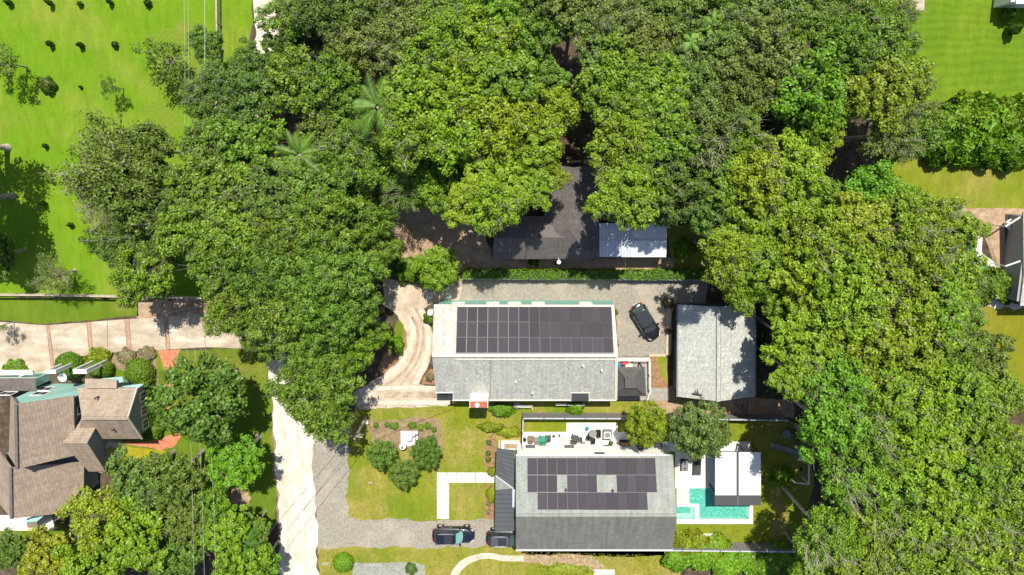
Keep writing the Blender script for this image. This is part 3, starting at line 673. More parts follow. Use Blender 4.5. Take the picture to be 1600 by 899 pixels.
mb = MB(); c = Vector((W(949,712,.6).x, yn+.04, .62)); mb.box(c, (1.0,.06,.3)); obj('wall_vent', mb, M['darkgrey'], fh)
# panels on the upper slope: place along the real slope
def on_slope(px, py):   # photograph pixel -> point of the north roof plane
    n = (ne-nw).cross(rw-nw).normalized(); a = Vector((0,0,H)); b = W(px, py, 0); d = b-a
    return a + d*((nw-a).dot(n)/d.dot(n))
TL, TR, BL = on_slope(824,715.5), on_slope(1023.5,715.5), on_slope(823.2,797)
TLw = TL; BL = Vector((TL.x, BL.y, BL.z))
def keep(r, c):
    if r == 0: return True
    if r == 1: return c not in (3, 7, 8)
    return 1 <= c <= 11
panel_field(fh, TL, TR, BL, 13, 3, keep, .12, lambda r, c: c < 6)
for px, py in ((884,764),(957,765)):
    p = on_slope(px, py); mb = MB(); mb.tube(p-Vector((0,0,.1)), p+Vector((0,0,.4)), .08, .08, 8); mb.tube(p+Vector((0,0,.36)), p+Vector((0,0,.5)), .15, .1, 8); obj('vent_pipe', mb, M['darkgrey'], fh)
# dark metal porch on the left side
R('porch_roof', [(776,701,3.1),(804,704,3.3),(803,763,3.45),(774,743,2.75)], M['porch_metal'], fh, .12)
R('porch_roof', [(774,743.6,2.75),(802.5,763.6,3.45),(774,766,2.75)], M['slate'], fh, .12)
R('porch_roof', [(774,766.5,2.75),(801,765,3.42),(803.5,796,3.42),(803.5,830,3.42),(773,830,2.75)], M['porch_metal'], fh, .12)
mb = MB(); mb.bar(W(774,743.3,2.82), W(802,763.4,3.5), .12, .06); mb.prism(P3([(800.5,765,3.6),(805,765,3.6),(805,793,3.6),(800.5,793,3.6)]), .14); obj('porch_flashing', mb, M['galv_and_shade'], fh)
for k in range(1, 8): mb = MB(); mb.bar(W(775.5-.2*k, 701+k*5.2, 3.1-.04*k), W(803.8, 704.5+k*7.2, 3.32+.018*k), .05, .05); obj('roof_seam', mb, M['darkgrey'], fh)
for k in range(1, 9): mb = MB(); mb.bar(W(773.8, 766+k*7.1, 2.78), W(801.5+(.2*k), 766+k*7.1, 3.45), .05, .05); obj('roof_seam', mb, M['darkgrey'], fh)
for p in ((776,703),(775,742),(775,768),(775,828)):
    c = W(p[0]+2, p[1], 0); mb = MB(); c = W(p[0]+1.5, p[1]+(1 if p[1] < 800 else -2), 2.6); mb.box((c.x+.15, c.y, 1.3), (.16,.16,2.6)); obj('post', mb, M['white'], fh)
# low brick and white planter step at the porch corner
mb = MB(); a, b = W(783,688,0), W(812,700,0); mb.box(((a.x+b.x)/2,(a.y+b.y)/2,.3), (b.x-a.x,a.y-b.y,.6)); st = obj('planter_wall', mb, M['white']); 
tag(st, 'low white planter wall with brick top beside the dark metal porch roof', 'planter')
mb = MB(); mb.box(((a.x+b.x)/2+.1,(a.y+b.y)/2,.63), (b.x-a.x-.5,a.y-b.y-.35,.06)); obj('brick_top', mb, M['tandirt'], st)

# --- patio, pool and pavilion
def patio(px, z, name='patio'):
    mb = MB(); mb.prism([Vector((*W(a,b)[:2], z)) for a, b in px], z); return struct(name, mb, M['white_paver'])
patio([(815.5,675),(885,675),(885,660.5),(965,660.5),(965,675),(1031,675),(1031,690),(1102,690),(1104,762.5),(1055,762.5),(1055,705),(815.5,705)], .10)
pool = thing('swimming_pool', 'green-blue swimming pool with white coping and a corner spa, below the pool pavilion', 'pool', W(1120,790))
cop = MB()
def pz(px, z): return [Vector((*W(a,b)[:2], z)) for a, b in px]
for px in ([(1057,811.5),(1176,811.5),(1176,818),(1057,818)], [(1170.5,790),(1176,790),(1176,811.3),(1170.5,811.3)], [(1086,787),(1092,787),(1092,811.3),(1086,811.3)], [(1057,787),(1085.8,787),(1085.8,791),(1057,791)]):
    cop.prism(pz(px, .12), .12)
obj('coping', cop, M['white_paver'], pool)
mb = MB(); mb.add(pz([(1092,787),(1077,787),(1077,762.7),(1172,762.7),(1170.4,811.2),(1092,811.2)], .06), [(0,1,2,3,4,5)]); obj('water', mb, M['water'], pool)
mb = MB(); mb.add(pz([(1057,762.7),(1077,762.7),(1077,787),(1057,787)], .065), [(0,1,2,3)]); obj('sun_shelf', mb, M['shelf_water'], pool)
mb = MB(); mb.add(pz([(1057,791.2),(1085.8,791.2),(1085.8,811.3),(1057,811.3)], .06), [(0,1,2,3)]); obj('spa', mb, M['spa_water'], pool)
mb = MB(); mb.add(pz([(1057,792),(1078,792),(1078,802),(1057,802)], .075), [(0,1,2,3)]); obj('spa_well', mb, M['water'], pool)
sm = MB(); sm.bar(W(1084,792,.09), W(1084,810,.09), .14, .05); sm.bar(W(1057,810.3,.09), W(1084.6,810.3,.09), .12, .05); sm.bar(W(1078.5,792,.09), W(1078.5,802.4,.09), .1, .05); sm.bar(W(1057,802.4,.09), W(1079,802.4,.09), .1, .05); obj('spa_bench', sm, M['teal_trim'], pool)
wl = MB(); wl.bar(W(1168,792,.07), W(1168,810.5,.07), .3, .03); wl.bar(W(1093,810,.07), W(1168,810,.07), .22, .03); obj('pool_wall', wl, M['teal_trim'], pool)
mb = MB(); mb.prism([Vector((*W(a,b)[:2], .1)) for a, b in [(1102.3,690),(1172,690),(1172,762.5),(1104.2,762.5)]], .1); struct('pavilion_floor', mb, M['white_paver'])
pv = thing('pavilion', 'flat-roofed pool pavilion with two white roof panels on a dark frame', 'pavilion', W(1140,735))
zp = 2.9
R('roof', [(1117,706.5,zp),(1189,706.5,zp),(1189,790,zp),(1117,790,zp)], M['darkgrey'], pv, .22)
for a, b in ((1117.6,1150.6),(1154.4,1188.6)):
    mb = MB(); mb.prism(P3([(a,707,zp+.06),(b,707,zp+.06),(b,774,zp+.06),(a,774,zp+.06)]), .055); obj('roof_panel', mb, M['white_metal'], pv)
mb = MB(); mb.bar(W(1153,775,zp+.03), W(1153,789.5,zp+.03), .06, .03); obj('roof_seam', mb, M['grey'], pv)
for p in ((1118,708),(1166,708),(1188,708),(1118,773),(1188,773)):
    c = W(p[0],p[1],zp); mb = MB(); mb.box((c.x+(.1 if p[0] < 1150 else -.1), c.y-.08, 1.35), (.16,.16,2.7)); obj('post', mb, M['black'], pv)

# --- brown-roofed house among the trees
bh = thing('brown_house', 'brown hip-roofed house half hidden by trees above the clipped hedge', 'house', W(870,345))
ze, zr = 2.9, 4.9
r1, r2 = W(897,262,zr), W(887,356,zr)
E = [W(936,256,ze), W(925,405,ze), W(843,405,ze), W(858,256,ze)]
roofp('roof', [r1, W(936,256,ze), W(925,405,ze), r2], M['brown_roof'], bh, .14)
roofp('roof', [r2, W(925,405,ze), W(843,405,ze)], M['brown_roof'], bh, .14)
roofp('roof', [r1, r2, W(843,405,ze), W(858,256,ze)], M['brown_roof'], bh, .14)
roofp('roof', [W(772,372,zr-.5), W(884,372,zr-.5), W(872,405,ze), W(769,405,ze)], M['brown_roof'], bh, .14)
roofp('roof', [W(769,338,ze), W(884,338,ze), W(884,371.7,zr-.5), W(772,371.7,zr-.5)], M['brown_roof'], bh, .14)
roofp('roof', [W(905,330,ze+.6), W(936,330,ze-.1), W(936,405,ze-.1), W(905,405,ze+.1)], M['brown_roof'], bh, .14)
a, b = W(858,256,ze), W(925,405,ze); gable_walls(bh, M['brown_wall'], a.x, b.x, b.y, a.y, ze, None, inset=.5)
a, b = W(769,338,ze), W(860,405,ze); gable_walls(bh, M['brown_wall'], a.x, b.x, b.y, a.y, ze, None, inset=.5)
mb = MB(); a, b = W(913,249,2.6), W(925,256,2.6); mb.prism(P3([(912,249,2.6),(925,249,2.6),(925,257,2.6),(912,257,2.6)]), .12); mb.prism(P3([(886,251,2.4),(908,250,2.4),(908,254,2.4),(886,255,2.4)]), .12); obj('back_porch_roof', mb, M['timber'], bh)
mb = MB(); p = W(873,407,3.0); mb.bar(p+Vector((0,.3,-.2)), p+Vector((0,-.1,.3)), .05, .05); mb.lathe((p.x,p.y-.15,p.z+.2), [(.04,0),(.16,.03),(.22,.09),(.2,.09),(.04,.03)], 14); tag(obj('satellite_dish', mb, M['white']), 'white satellite dish at the lower eave of the brown roof', 'dish')
cp = thing('carport', 'metal-roofed carport, tree shade painted pale blue on its left half, white on its right', 'carport', W(988,375))
zc = 2.7
for a, b, m in ((936.5,987,M['galv_and_shade']), (987.3,1042,M['white_metal'])):  # left half gets pale blue as painted tree shade over the white roof
    R('roof_panel', [(a,349,zc),(b,349,zc),(b,374.5,zc+.35),(a,374.5,zc+.35)], m, cp, .08)
    R('roof_panel', [(a,375,zc+.35),(b,375,zc+.35),(b-(1 if b > 1000 else 0),402,zc),(a,402,zc)], m, cp, .08)
mb = MB()
for k in range(22):
    x = 939+k*4.75
    mb.bar(W(x,349.5,zc+.02), W(x,374.7,zc+.37), .07, .06); mb.bar(W(x,375,zc+.37), W(x,401.8,zc+.02), .07, .06)
obj('roof_rib', mb, M['white_metal'], cp)
mb = MB(); mb.bar(W(936.5,374.8,zc+.38), W(1042,374.8,zc+.38), .25, .05); mb.bar(W(987.2,349,zc+.04), W(987.2,374.7,zc+.4), .12, .06); obj('ridge_cap', mb, M['galv_and_shade'], cp)
for p in ((940,351),(1039,351),(940,400),(1039,400),(988,400)):
    c = W(p[0],p[1],zc); mb = MB(); mb.box((c.x,c.y,1.25), (.12,.12,2.5)); obj('post', mb, M['grey'], cp)

# --- large taupe house at the left edge
lh = thing('taupe_house', 'large taupe-shingled house with turquoise and grey-blue walls at the left edge', 'house', W(90,690))
uz, rz_ = 5.2, 9.0
N_, S_ = 622, 727
rn, rs = W(25,632,rz_), W(27,733,rz_-.1)
en, es = W(115,619,uz), W(117,712,uz)
wn, ws = Vector((2*rn.x-en.x, en.y, uz)), Vector((2*rs.x-es.x, es.y, uz))
roofp('roof', [rn,en,es,rs], M['taupe'], lh, .18); roofp('roof', [rn-Vector((.005,0,0)),wn,ws,rs-Vector((.005,0,0))], M['taupe'], lh, .18)
mb = MB(); mb.bar(rn+Vector((0,0,.05)), rs+Vector((0,0,.05)), .3, .07); obj('ridge_cap', mb, M['brown_roof'], lh)
mb = MB(); i = .3; z0 = 0
mb.add([(wn.x+i,wn.y-i,0),(en.x-i,en.y-i,0),(en.x-i,en.y-i,uz),(rn.x,rn.y-i,rz_-.25),(wn.x+i,wn.y-i,uz)], [(0,1,2,3,4)])
mb.add([(en.x-i,en.y-i,0),(es.x-i,es.y+i,0),(es.x-i,es.y+i,uz),(en.x-i,en.y-i,uz)], [(0,1,2,3)], 1)
mb.add([(ws.x+i,ws.y+i,0),(es.x-i,es.y+i,0),(es.x-i,es.y+i,uz),(rs.x,rs.y+i,rz_-.25),(ws.x+i,ws.y+i,uz)], [(0,1,2,3,4)], 1)
obj('wall', mb, [M['teal_wall'], M['blue_wall']], lh)
for px, z in ((12,3.6),(64,3.6),(72,2.0)):
    window(lh, (W(px,620,z).x, en.y-i+.04, z), (1.5,1.2), 'n')
for py, z in ((640,3.9),(658,3.4)): window(lh, (en.x-i+.04, W(118,py,z).y, z), (.8,1.1), 'e')
# lower roof south of it
rn2, rs2 = W(17,731,7.7), W(18,811,7.7)
en2, es2 = W(131,722,3.2), W(131,760,3.2); es3 = W(98,802,4.4)
roofp('roof', [rn2,en2,es2,es3,rs2], M['taupe'], lh, .18)
roofp('roof', [rn2-Vector((.005,0,0)), rs2-Vector((.005,0,0)), Vector((2*rs2.x-es2.x, rs2.y, 3.2)), Vector((2*rn2.x-en2.x, rn2.y, 3.2))], M['taupe'], lh, .18)
mb = MB(); mb.bar(rn2+Vector((0,0,.05)), rs2+Vector((0,0,.05)), .3, .07); obj('ridge_cap', mb, M['brown_roof'], lh)
box_between('wall', (rn2.x-4, rn2.y-.4), (en2.x-.6, es2.y-1.2), 0, 3.0, M['blue_wall'], lh)
# white terrace and turquoise dormer box at the foot
mb = MB(); mb.prism(P3([(-40,806,3.0),(80,806,3.0),(85,826,3.0),(-40,826,3.0)]), .15); obj('terrace', mb, M['white'], lh)
mb = MB(); mb.bar(W(-40,826.5,3.3), W(86,826.5,3.3), .14, .6); obj('parapet', mb, M['offwhite'], lh)
R('dormer_roof', [(41,811,5.2),(79,797,5.2),(58,815,5.2),(38,817,5.2)], M['teal_wall'], lh, .12)
mb = MB(); v = P3([(58,815,5.1),(79,798,5.1),(66,826,3.05),(58,828,3.05)]); w2 = P3([(79,798,5.1),(76,815,3.05),(58,827,3.05),(58,815,5.1)]); mb.add(w2, [(0,1,2,3)]); v3 = P3([(41,815,5.1),(58,815,5.1),(58,827,3.05),(43,826,3.05)]); mb.add(v3, [(0,1,2,3)], 1); obj('dormer_wall', mb, [M['blue_wall'], M['timber']], lh)
# east wing with its ridge across the picture
za, zg = 3.7, 6.0
a1, a2 = W(128,653,zg), W(199.5,653,zg)
n1, n2 = W(134,596,za), W(208,606,za)
s1, s2 = W(120,686,za), W(212,686,za)
e_x = a2.x; n2 = Vector((e_x, n2.y, za)); s2 = Vector((e_x, s2.y, za)); n1 = Vector((n1.x-1, n2.y, za)); s1 = Vector((s1.x, s2.y, za))
roofp('roof', [n1,n2,a2,a1], M['taupe_h'], lh, .16); roofp('roof', [a1-Vector((0,.005,0)),a2-Vector((0,.005,0)),s2,s1], M['taupe_h'], lh, .16)
roofp('roof', [W(133,592,za-.1), W(182,594,za-.1), W(182,607,za+.35), W(133,607,za+.35)], M['taupe_h'], lh, .14)
mb = MB(); mb.bar(a1+Vector((0,0,.05)), a2+Vector((0,0,.05)), .4, .07); obj('ridge_cap', mb, M['taupe_h'], lh)
mb = MB(); j = .35; x1 = e_x-j
mb.add([(x1,s2.y+j,0),(x1,n2.y-j,0),(x1,n2.y-j,za-.1),(x1,a2.y,zg-.25),(x1,s2.y+j,za-.1)], [(0,1,2,3,4)])
mb.add([(n1.x+1,n2.y-j,0),(x1,n2.y-j,0),(x1,n2.y-j,za-.1),(n1.x+1,n2.y-j,za-.1)], [(0,1,2,3)])
mb.add([(n1.x+1,s2.y+j,0),(x1,s2.y+j,0),(x1,s2.y+j,za-.1),(n1.x+1,s2.y+j,za-.1)], [(0,1,2,3)])
obj('wall', mb, M['blue_wall'], lh)
for py in (619.5,641,662): window(lh, (x1+.05, W(214,py,2.2).y, 2.25), (1.0,1.15), 'e')
mb = MB(); mb.bar(n2+Vector((.02,0,-.02)), a2+Vector((.02,0,-.02)), .08, .2); mb.bar(a2+Vector((.02,0,-.02)), s2+Vector((.02,0,-.02)), .08, .2); obj('rake_trim', mb, M['offwhite'], lh)
R('side_roof', [(158,592,3.2),(191,589,3.2),(193,596,3.2),(180,601,3.2)], M['teal_wall'], lh, .12)
R('side_roof', [(190,604,3.2),(224,600,3.2),(216,607,3.2),(205,608,3.2)], M['teal_wall'], lh, .12)
# cross gable facing the lawn
g1, g2 = W(104,692,6.6), W(136,692.5,6.6)
gn, gs = W(146,656,4.0), W(157,737,4.0); gx = g2.x
gn = Vector((gx, gn.y, 4.0)); gs = Vector((gx, gs.y, 4.0)); gnb, gsb = gn-Vector((2.2,0,0)), gs-Vector((1.9,0,0)); g1 = Vector((gx-2.6, g2.y, 6.6))
roofp('roof', [g1,g2,gs,gsb], M['taupe_h'], lh, .14); roofp('roof', [g1+Vector((0,.005,0)),g2+Vector((0,.005,0)),gn,gnb], M['taupe_h'], lh, .14)
mb = MB(); mb.add([(gx-.25,gs.y+.2,0),(gx-.25,gn.y-.2,0),(gx-.25,gn.y-.2,3.9),(gx-.25,g2.y,6.4),(gx-.25,gs.y+.2,3.9)], [(0,1,2,3,4)]); obj('wall', mb, M['blue_wall'], lh)
R('porch_roof', [(150,657,3.3),(157,672,3.3),(161,739,3.3),(154,739,3.3)], M['taupe'], lh, .14)
mb = MB(); p = W(139,692,0); mb.box((gx-.2, W(145,700,2).y, 2.9), (.1,.7,1.0)); obj('gable_window', mb, M['glass'], lh)
for q, z in (((155,660),1.4),((178,668),2.6)):
    pass
for px, py in ((149,453+200),(177,672),(150,622),(156,663)):
    p = W(px, py, 5.0); mb = MB(); mb.tube(p-Vector((0,0,.4)), p+Vector((0,0,.25)), .1, .1, 8); obj('roof_vent', mb, M['darkgrey'], lh)
# garage roof and pergola frames at the top of the house
gr = thing('garage', 'low brown-roofed garage with white parapet at the left edge, below the concrete driveway', 'garage', W(20,600))
R('roof', [(-60,591,3.0),(55,591,3.0),(55,611,3.0),(-60,611,3.0)], M['brown_roof'], gr, .2, M['offwhite'])
a, b = W(-60,592,3), W(54,610,3); box_between('wall', (a.x+.2,b.y+.2), (b.x-.2,a.y-.2), 0, 2.8, M['teal_wall'], gr)
mb = MB(); mb.bar(W(-60,583,2.4), W(52,582,2.4), .5, .3); mb.bar(W(30,588,2.4), W(46,583,2.6), .1, .1); obj('parapet', mb, M['white'], gr)
def frame(label, px0, py0, px1, py1, z):
    t = thing('pergola_frame', label, 'pergola', W(px0,py1,0)); a, b = W(px0,py0,z), W(px1,py1,z)
    mb = MB(); mb.box(((a.x+b.x)/2,(a.y+b.y)/2,z), (b.x-a.x,a.y-b.y,.1)); obj('roof_board', mb, M['white'], t)
    for x in (a.x+.08, b.x-.08):
        for y in (a.y-.08, b.y+.08):
            p = MB(); p.box((x,y,(z-.05)/2), (.16,.16,z-.05)); obj('post', p, M['white'], t)
    s = MB(); s.box((b.x-.1,(a.y+b.y)/2,z-1.2), (.08,a.y-b.y-.4,1.9)); obj('side_panel', s, M['galv_and_shade'], t)
frame('white flat-topped pergola frame left of the clipped round bush over the taupe house', 72, 578, 88, 584, 4.4)
frame('white flat-topped pergola frame right of the clipped round bush over the taupe house', 114, 577, 136, 584, 4.4)
mb = MB(); p = W(97,590,3.2); mb.lathe((p.x,p.y,2.9), [(.1,0),(.42,.05),(.5,.3),(.38,.34),(.36,.2),(.1,.15)], 14); mb.tube((p.x,p.y,0), (p.x,p.y,2.95), .07, .07, 6); tag(obj('satellite_dish', mb, M['white']), 'round white dish between the two pergola frames', 'dish')

# --- neighbours cut by the frame
nb = thing('grey_house', 'grey-roofed house cut off by the right edge beside the tan pool terrace', 'house', W(1640,400))
R('roof', [(1599,332,3.0),(1720,332,3.0),(1720,478,3.0),(1594,478,3.0),(1600,430,3.0)], M['grey_roof_v'], nb, .2)
a, b = W(1600,334,3), W(1720,476,3); box_between('wall', (a.x+.6,b.y+.3), (b.x-.3,a.y-.3), 0, 2.75, M['grey_wall'], nb)
sheet('pool_terrace', [(1497,326),(1540,325),(1600,327),(1680,335),(1680,432),(1569,432),(1566,445),(1548,462),(1548,445),(1556,425),(1550,400),(1535,362),(1515,340)], .02, M['tandirt'], .05)
sheet('terrace_edge', [(1499,327),(1512,333),(1526,345),(1534,362),(1526,352),(1518,344)], .026, M['white_paver'], .03)
strip('terrace_edge', [(1522,348),(1530,368),(1530,396),(1546,410),(1556,425),(1550,452)], 9, .028, M['white_paver'], .03)
strip('terrace_step', [(1519,340),(1538,352),(1548,385),(1556,412),(1560,430)], 4, .034, M['dirt'], .03)
sheet('lagoon_pool', [(1490,380),(1524,384),(1528,398),(1543,414),(1548,432),(1545,456),(1505,470),(1480,440)], .012, M['pond_water'], .05)
sheet('rock_bank', [(1508,474),(1546,456),(1562,462),(1600,470),(1600,484),(1545,480),(1512,484)], .018, M['creamlite'], .4)
sheet('dark_patio', [(1570,335),(1600,335),(1600,425),(1570,425)], .032, noisy('dark_brown_floor',[(.3,(.05,.035,.03)),(.7,(.085,.06,.05))],2,fine=8,fine_amt=.2), .02)  # plain dark brown sheet under the white beams
mb = MB()
for (x0,y0,x1,y1) in ((1571,354,1596,338),(1571,416,1594,408)): mb.bar(W(x0,y0,2.4), W(x1,y1,2.6), .12, .14); mb.bar(W(x0,y0,2.4), W(x0,y0,2.4)-Vector((0,0,2.4)), .1, .1)
tag(obj('patio_beams', mb, M['white']), 'thin white beams spanning the dark patio at the right edge', 'beams')
pt = MB()
p = W(1574,350,0); pt.lathe((p.x,p.y,.02), [(.42,0),(.55,.5),(.6,.55),(.45,.55),(.4,.4)], 14); tag(obj('planter', pt, M['white']), 'round white planter on the tan terrace beside the dark patio', 'planter')
rb = thing('red_roof_shed', 'rusty red-roofed shed cut off by the top edge beside the mown field', 'shed', W(1400,-10))
R('roof', [(1340,-40,2.6),(1423,-40,2.6),(1423,3.5,2.6),(1340,3.5,2.6)], M['redroof'], rb, .15); a, b = W(1342,-38,2.6), W(1421,2,2.6); box_between('wall', (a.x,b.y+.1), (b.x-.1,a.y), 0, 2.4, M['brown_wall'], rb)
sheet('stone_pad', [(1424,-60),(1444,-60),(1444,16),(1424,16)], .03, M['cream'], .04)
wh = thing('white_house', 'white-walled building corner cut off by the top right corner', 'house', W(1640,-30))
R('roof', [(1588,-60,2.8),(1680,-60,2.8),(1680,6,2.8),(1588,6,2.8)], M['white_metal'], wh, .2); a, b = W(1589,-58,2.8), W(1678,4,2.8); box_between('wall', (a.x,b.y+.1), (b.x,a.y), 0, 2.6, M['white_wall'], wh)
th = thing('dark_shed', 'corner of a dark shed roof among the trees at the right edge', 'shed', W(1620,725))
R('roof', [(1592,697,2.5),(1660,700,2.5),(1660,745,2.5),(1592,730,2.5)], M['charcoal'], th, .15); a, b = W(1594,699,2.5), W(1656,728,2.5); box_between('wall', (a.x,b.y+.2), (b.x,a.y-.2), 0, 2.3, M['brown_wall'], th)
sheet('bare_yard', [(1570,680),(1640,670),(1640,770),(1585,760),(1575,720)], .004, M['tandirt'], .3)

# ---------------------------------------------------------------- fences and walls
def board_fence(name, label, pts, h, mat, bay=2.4, thick=.06, boards=0):
    t = thing(name, label, 'fence', W(*pts[0]))
    for i in range(len(pts)-1):
        p, q = W(*pts[i]), W(*pts[i+1]); L = (q-p).length; n = max(1, round(L/bay)); d = (q-p)/n; u = d.normalized()
        for k in range(n):
            a, b = p+d*k+u*.06, p+d*(k+1)-u*.06
            m = MB(); m.bar(a+Vector((0,0,h/2)), b+Vector((0,0,h/2)), thick, h-.08); 
            for z in (.25, h-.25): m.bar(a+Vector((0,0,z)), b+Vector((0,0,z)), thick+.06, .09)
            obj('panel', m, mat, t)
        for k in range(n+(1 if i == len(pts)-2 else 0)):
            c = p+d*k; m = MB(); m.box((c.x,c.y,(h+.08)/2), (.13,.13,h+.08)); obj('post', m, mat, t)
        m = MB(); m.bar(p+Vector((0,0,h)), q+Vector((0,0,h)), .12, .05); obj('cap_rail', m, M['galv_and_shade'], t)
    return t
board_fence('board_fence', 'grey board fence between the panelled house and the white patio', [(817,645),(1040,645.5),(1222,648)], 1.9, M['fence'])
board_fence('board_fence', 'short dark fence running down the picture at the left end of the white patio', [(817,646),(816,690)], 1.8, M['fence'], 2.0)
board_fence('board_fence', 'grey board fence along the bottom of the pool lawn and farmhouse', [(866,846),(1060,847),(1235,849)], 1.9, M['fence'])
board_fence('low_wall', 'dark low fence with pale cap just below the long clipped hedge', [(724,434),(915,434.5),(1104,435.5)], .95, M['fence'], 3.0, .1)
def rail_fence(label, pts, h=1.25, bay=3.6):
    t = thing('rail_fence', label, 'fence', W(*pts[0]))
    for i in range(len(pts)-1):
        p, q = W(*pts[i]), W(*pts[i+1]); n = max(1, round((q-p).length/bay)); d = (q-p)/n
        for k in range(n+(1 if i == len(pts)-2 else 0)):
            c = p+d*k; m = MB(); m.box((c.x,c.y,h/2), (.16,.16,h+.1)); obj('post', m, M['fence_wood'], t)
        for k in range(n):
            for z, ww in ((.35,.05),(.72,.05),(1.05,.05),(h,.16)):
                m = MB(); m.bar(p+d*k+Vector((0,0,z+random.uniform(-.03,.03))), p+d*(k+1)+Vector((0,0,z+random.uniform(-.03,.03))), ww, .14 if ww < .1 else .05); obj('rail', m, M['fence_wood'], t)
rail_fence('weathered rail fence along the lower edge of the lush field, above the concrete driveway', [(-60,458),(80,458.5),(200,461),(322,463)])
rail_fence('weathered rail fence running up beside the sandy road at the top left', [(345,-60),(346,40),(347,110),(345,180)])
m = MB(); m.bar(W(262,489,.5), W(316,478,.5), .12, .5); tag(obj('garden_gate', m, M['fence_wood']), 'low weathered gate angled beside the top of the concrete driveway', 'gate')

# ---------------------------------------------------------------- vegetation meshes
def leaf_cloud(name, c, n, L, Wd, rng, curl=.12, mat='leaf'):
    """c: leaf centres, n: facing; one small pointed blade per centre"""
    k = len(c); n = n/np.maximum(np.linalg.norm(n, axis=1, keepdims=True), 1e-6)
    r = rng.normal(size=(k,3)); t = np.cross(n, r); t /= np.maximum(np.linalg.norm(t, axis=1, keepdims=True), 1e-6)
    b = np.cross(n, t); l = (L*(.65+.7*rng.random(k)))[:,None]; wv = (Wd*(.7+.6*rng.random(k)))[:,None]
    v = np.empty((k,4,3)); v[:,0] = c-t*l*.5-n*l*curl; v[:,1] = c+b*wv*.5; v[:,2] = c+t*l*.5-n*l*curl; v[:,3] = c-b*wv*.5
    me = bpy.data.meshes.new(name); me.vertices.add(4*k); me.vertices.foreach_set("co", v.reshape(-1).astype(np.float32))
    me.loops.add(4*k); me.loops.foreach_set("vertex_index", np.arange(4*k, dtype=np.int32))
    me.polygons.add(k); me.polygons.foreach_set("loop_start", np.arange(0, 4*k, 4, dtype=np.int32))
    me.update(calc_edges=True); me.validate()
    me.materials.append(M[mat]); return me
def unit(rng, k):
    d = rng.normal(size=(k,3)); return d/np.linalg.norm(d, axis=1, keepdims=True)
def crown_mesh(name, seed, R=5.0, flat_=.62, clumps=34, tufts=15, leaves=26, L=.36, Wd=.2, cr=(.2,.34), tr=.085, edge=.82, up=.35, holes=0.0, drop=0.0, lobe=1.0):
    """crown = boughs spread over a dome, each bough a ball of leaf tufts; returns mesh and bough centres"""
    rng = np.random.default_rng(seed)
    cs, crs = [], []
    k = 0
    while len(cs) < clumps and k < 6000:
        k += 1
        rr = math.sqrt(rng.random())*edge; th = rng.random()*2*PI
        lim = 1 + lobe*(.2*math.sin(3*th+seed) + .13*math.sin(5*th+seed*2.3))
        x, y = rr*lim*math.cos(th)*R, rr*lim*math.sin(th)*R
        hgt = flat_*R*math.sqrt(max(0, 1-(rr/1.02)**2))
        z = hgt*(.3+.75*rng.random()) - .12*R if rng.random() > .2 else hgt*rng.random()*.5 - .2*R
        r = R*rng.uniform(*cr)*(1.05-.35*rr)
        if any((x-c[0])**2+(y-c[1])**2+1.5*(z-c[2])**2 < (.84*(r+q))**2 for c, q in zip(cs, crs)): continue
        cs.append((x,y,z)); crs.append(r)
    C_, N_ = [], []
    for (c, r) in zip(cs, crs):
        c = np.array(c)
        nt_ = int(tufts*(r/(R*.27))**2)+4
        d = unit(rng, nt_); d[:,2] = np.where(d[:,2] < -.35, -d[:,2], d[:,2])
        keepm = rng.random(nt_) > holes; d = d[keepm]; nt_ = len(d)
        if nt_ == 0: continue
        tc = c + d*r*np.array([1,1,.78])*(.72+.36*rng.random((nt_,1)))
        off = rng.normal(size=(nt_,leaves,3))*(R*tr)*np.array([1,1,.6])
        if drop: off[:,:,2] -= drop*rng.random((nt_,leaves))*R*.1
        pts = (tc[:,None,:] + off).reshape(-1,3)
        nn = (d[:,None,:]*.55 + np.array([0,0,up]) + off/(R*tr)*.35 + rng.normal(size=(nt_,leaves,3))*.42).reshape(-1,3)
        C_.append(pts); N_.append(nn)
    return leaf_cloud(name, np.concatenate(C_), np.concatenate(N_), L, Wd, rng), cs
def limb_mesh(name, cs, H0, R, seed, r0=.32, twigs=2, mat='bark', reach=.97):
    """tapered trunk from the ground (z=-H0) with a limb to each bough"""
    rng = random.Random(seed); mb = MB(); fork = Vector((0,0,-.42*R))
    mb.tube((0,0,-H0), (0.05,0.03,-H0*.93), r0*1.35, r0*1.02, 8, cap=False); mb.tube((0.05,.03,-H0*.93), fork, r0*1.02, r0*.7, 8, cap=False)
    for c in cs[::(1 if len(cs) < 45 else 3)]:
        c = Vector(c); mid = fork.lerp(c, .5)+Vector((rng.uniform(-.3,.3), rng.uniform(-.3,.3), -.25))
        e = fork.lerp(c, reach)
        mb.tube(fork, mid, r0*.42, r0*.24, 5, cap=False); mb.tube(mid, e, r0*.24, r0*.07, 5, cap=False)
        for k in range(twigs):
            q = e + Vector((rng.uniform(-1,1), rng.uniform(-1,1), rng.uniform(.1,1.0)))*R*.24
            mb.tube(mid.lerp(e, .55+.4*rng.random()), q, r0*.09, r0*.035, 4, cap=False)
    me = bpy.data.meshes.new(name); me.from_pydata(mb.v, [], mb.f); me.polygons.foreach_set("use_smooth", [True]*len(mb.f)); me.update(); me.materials.append(M[mat]); return me
VAR = {}
def variant(kind, i, **kw):
    tk = kw.pop('trunk', {}); me, cs = crown_mesh(f'crown_{kind}', hash_(kind)+i, **kw); R0 = kw.get('R', 5.0)
    VAR.setdefault(kind, []).append((me, limb_mesh('trunk', cs, 8.0, R0, i, **tk), R0))
def hash_(s): return sum((j+3)*ord(ch) for j, ch in enumerate(s)) % 900
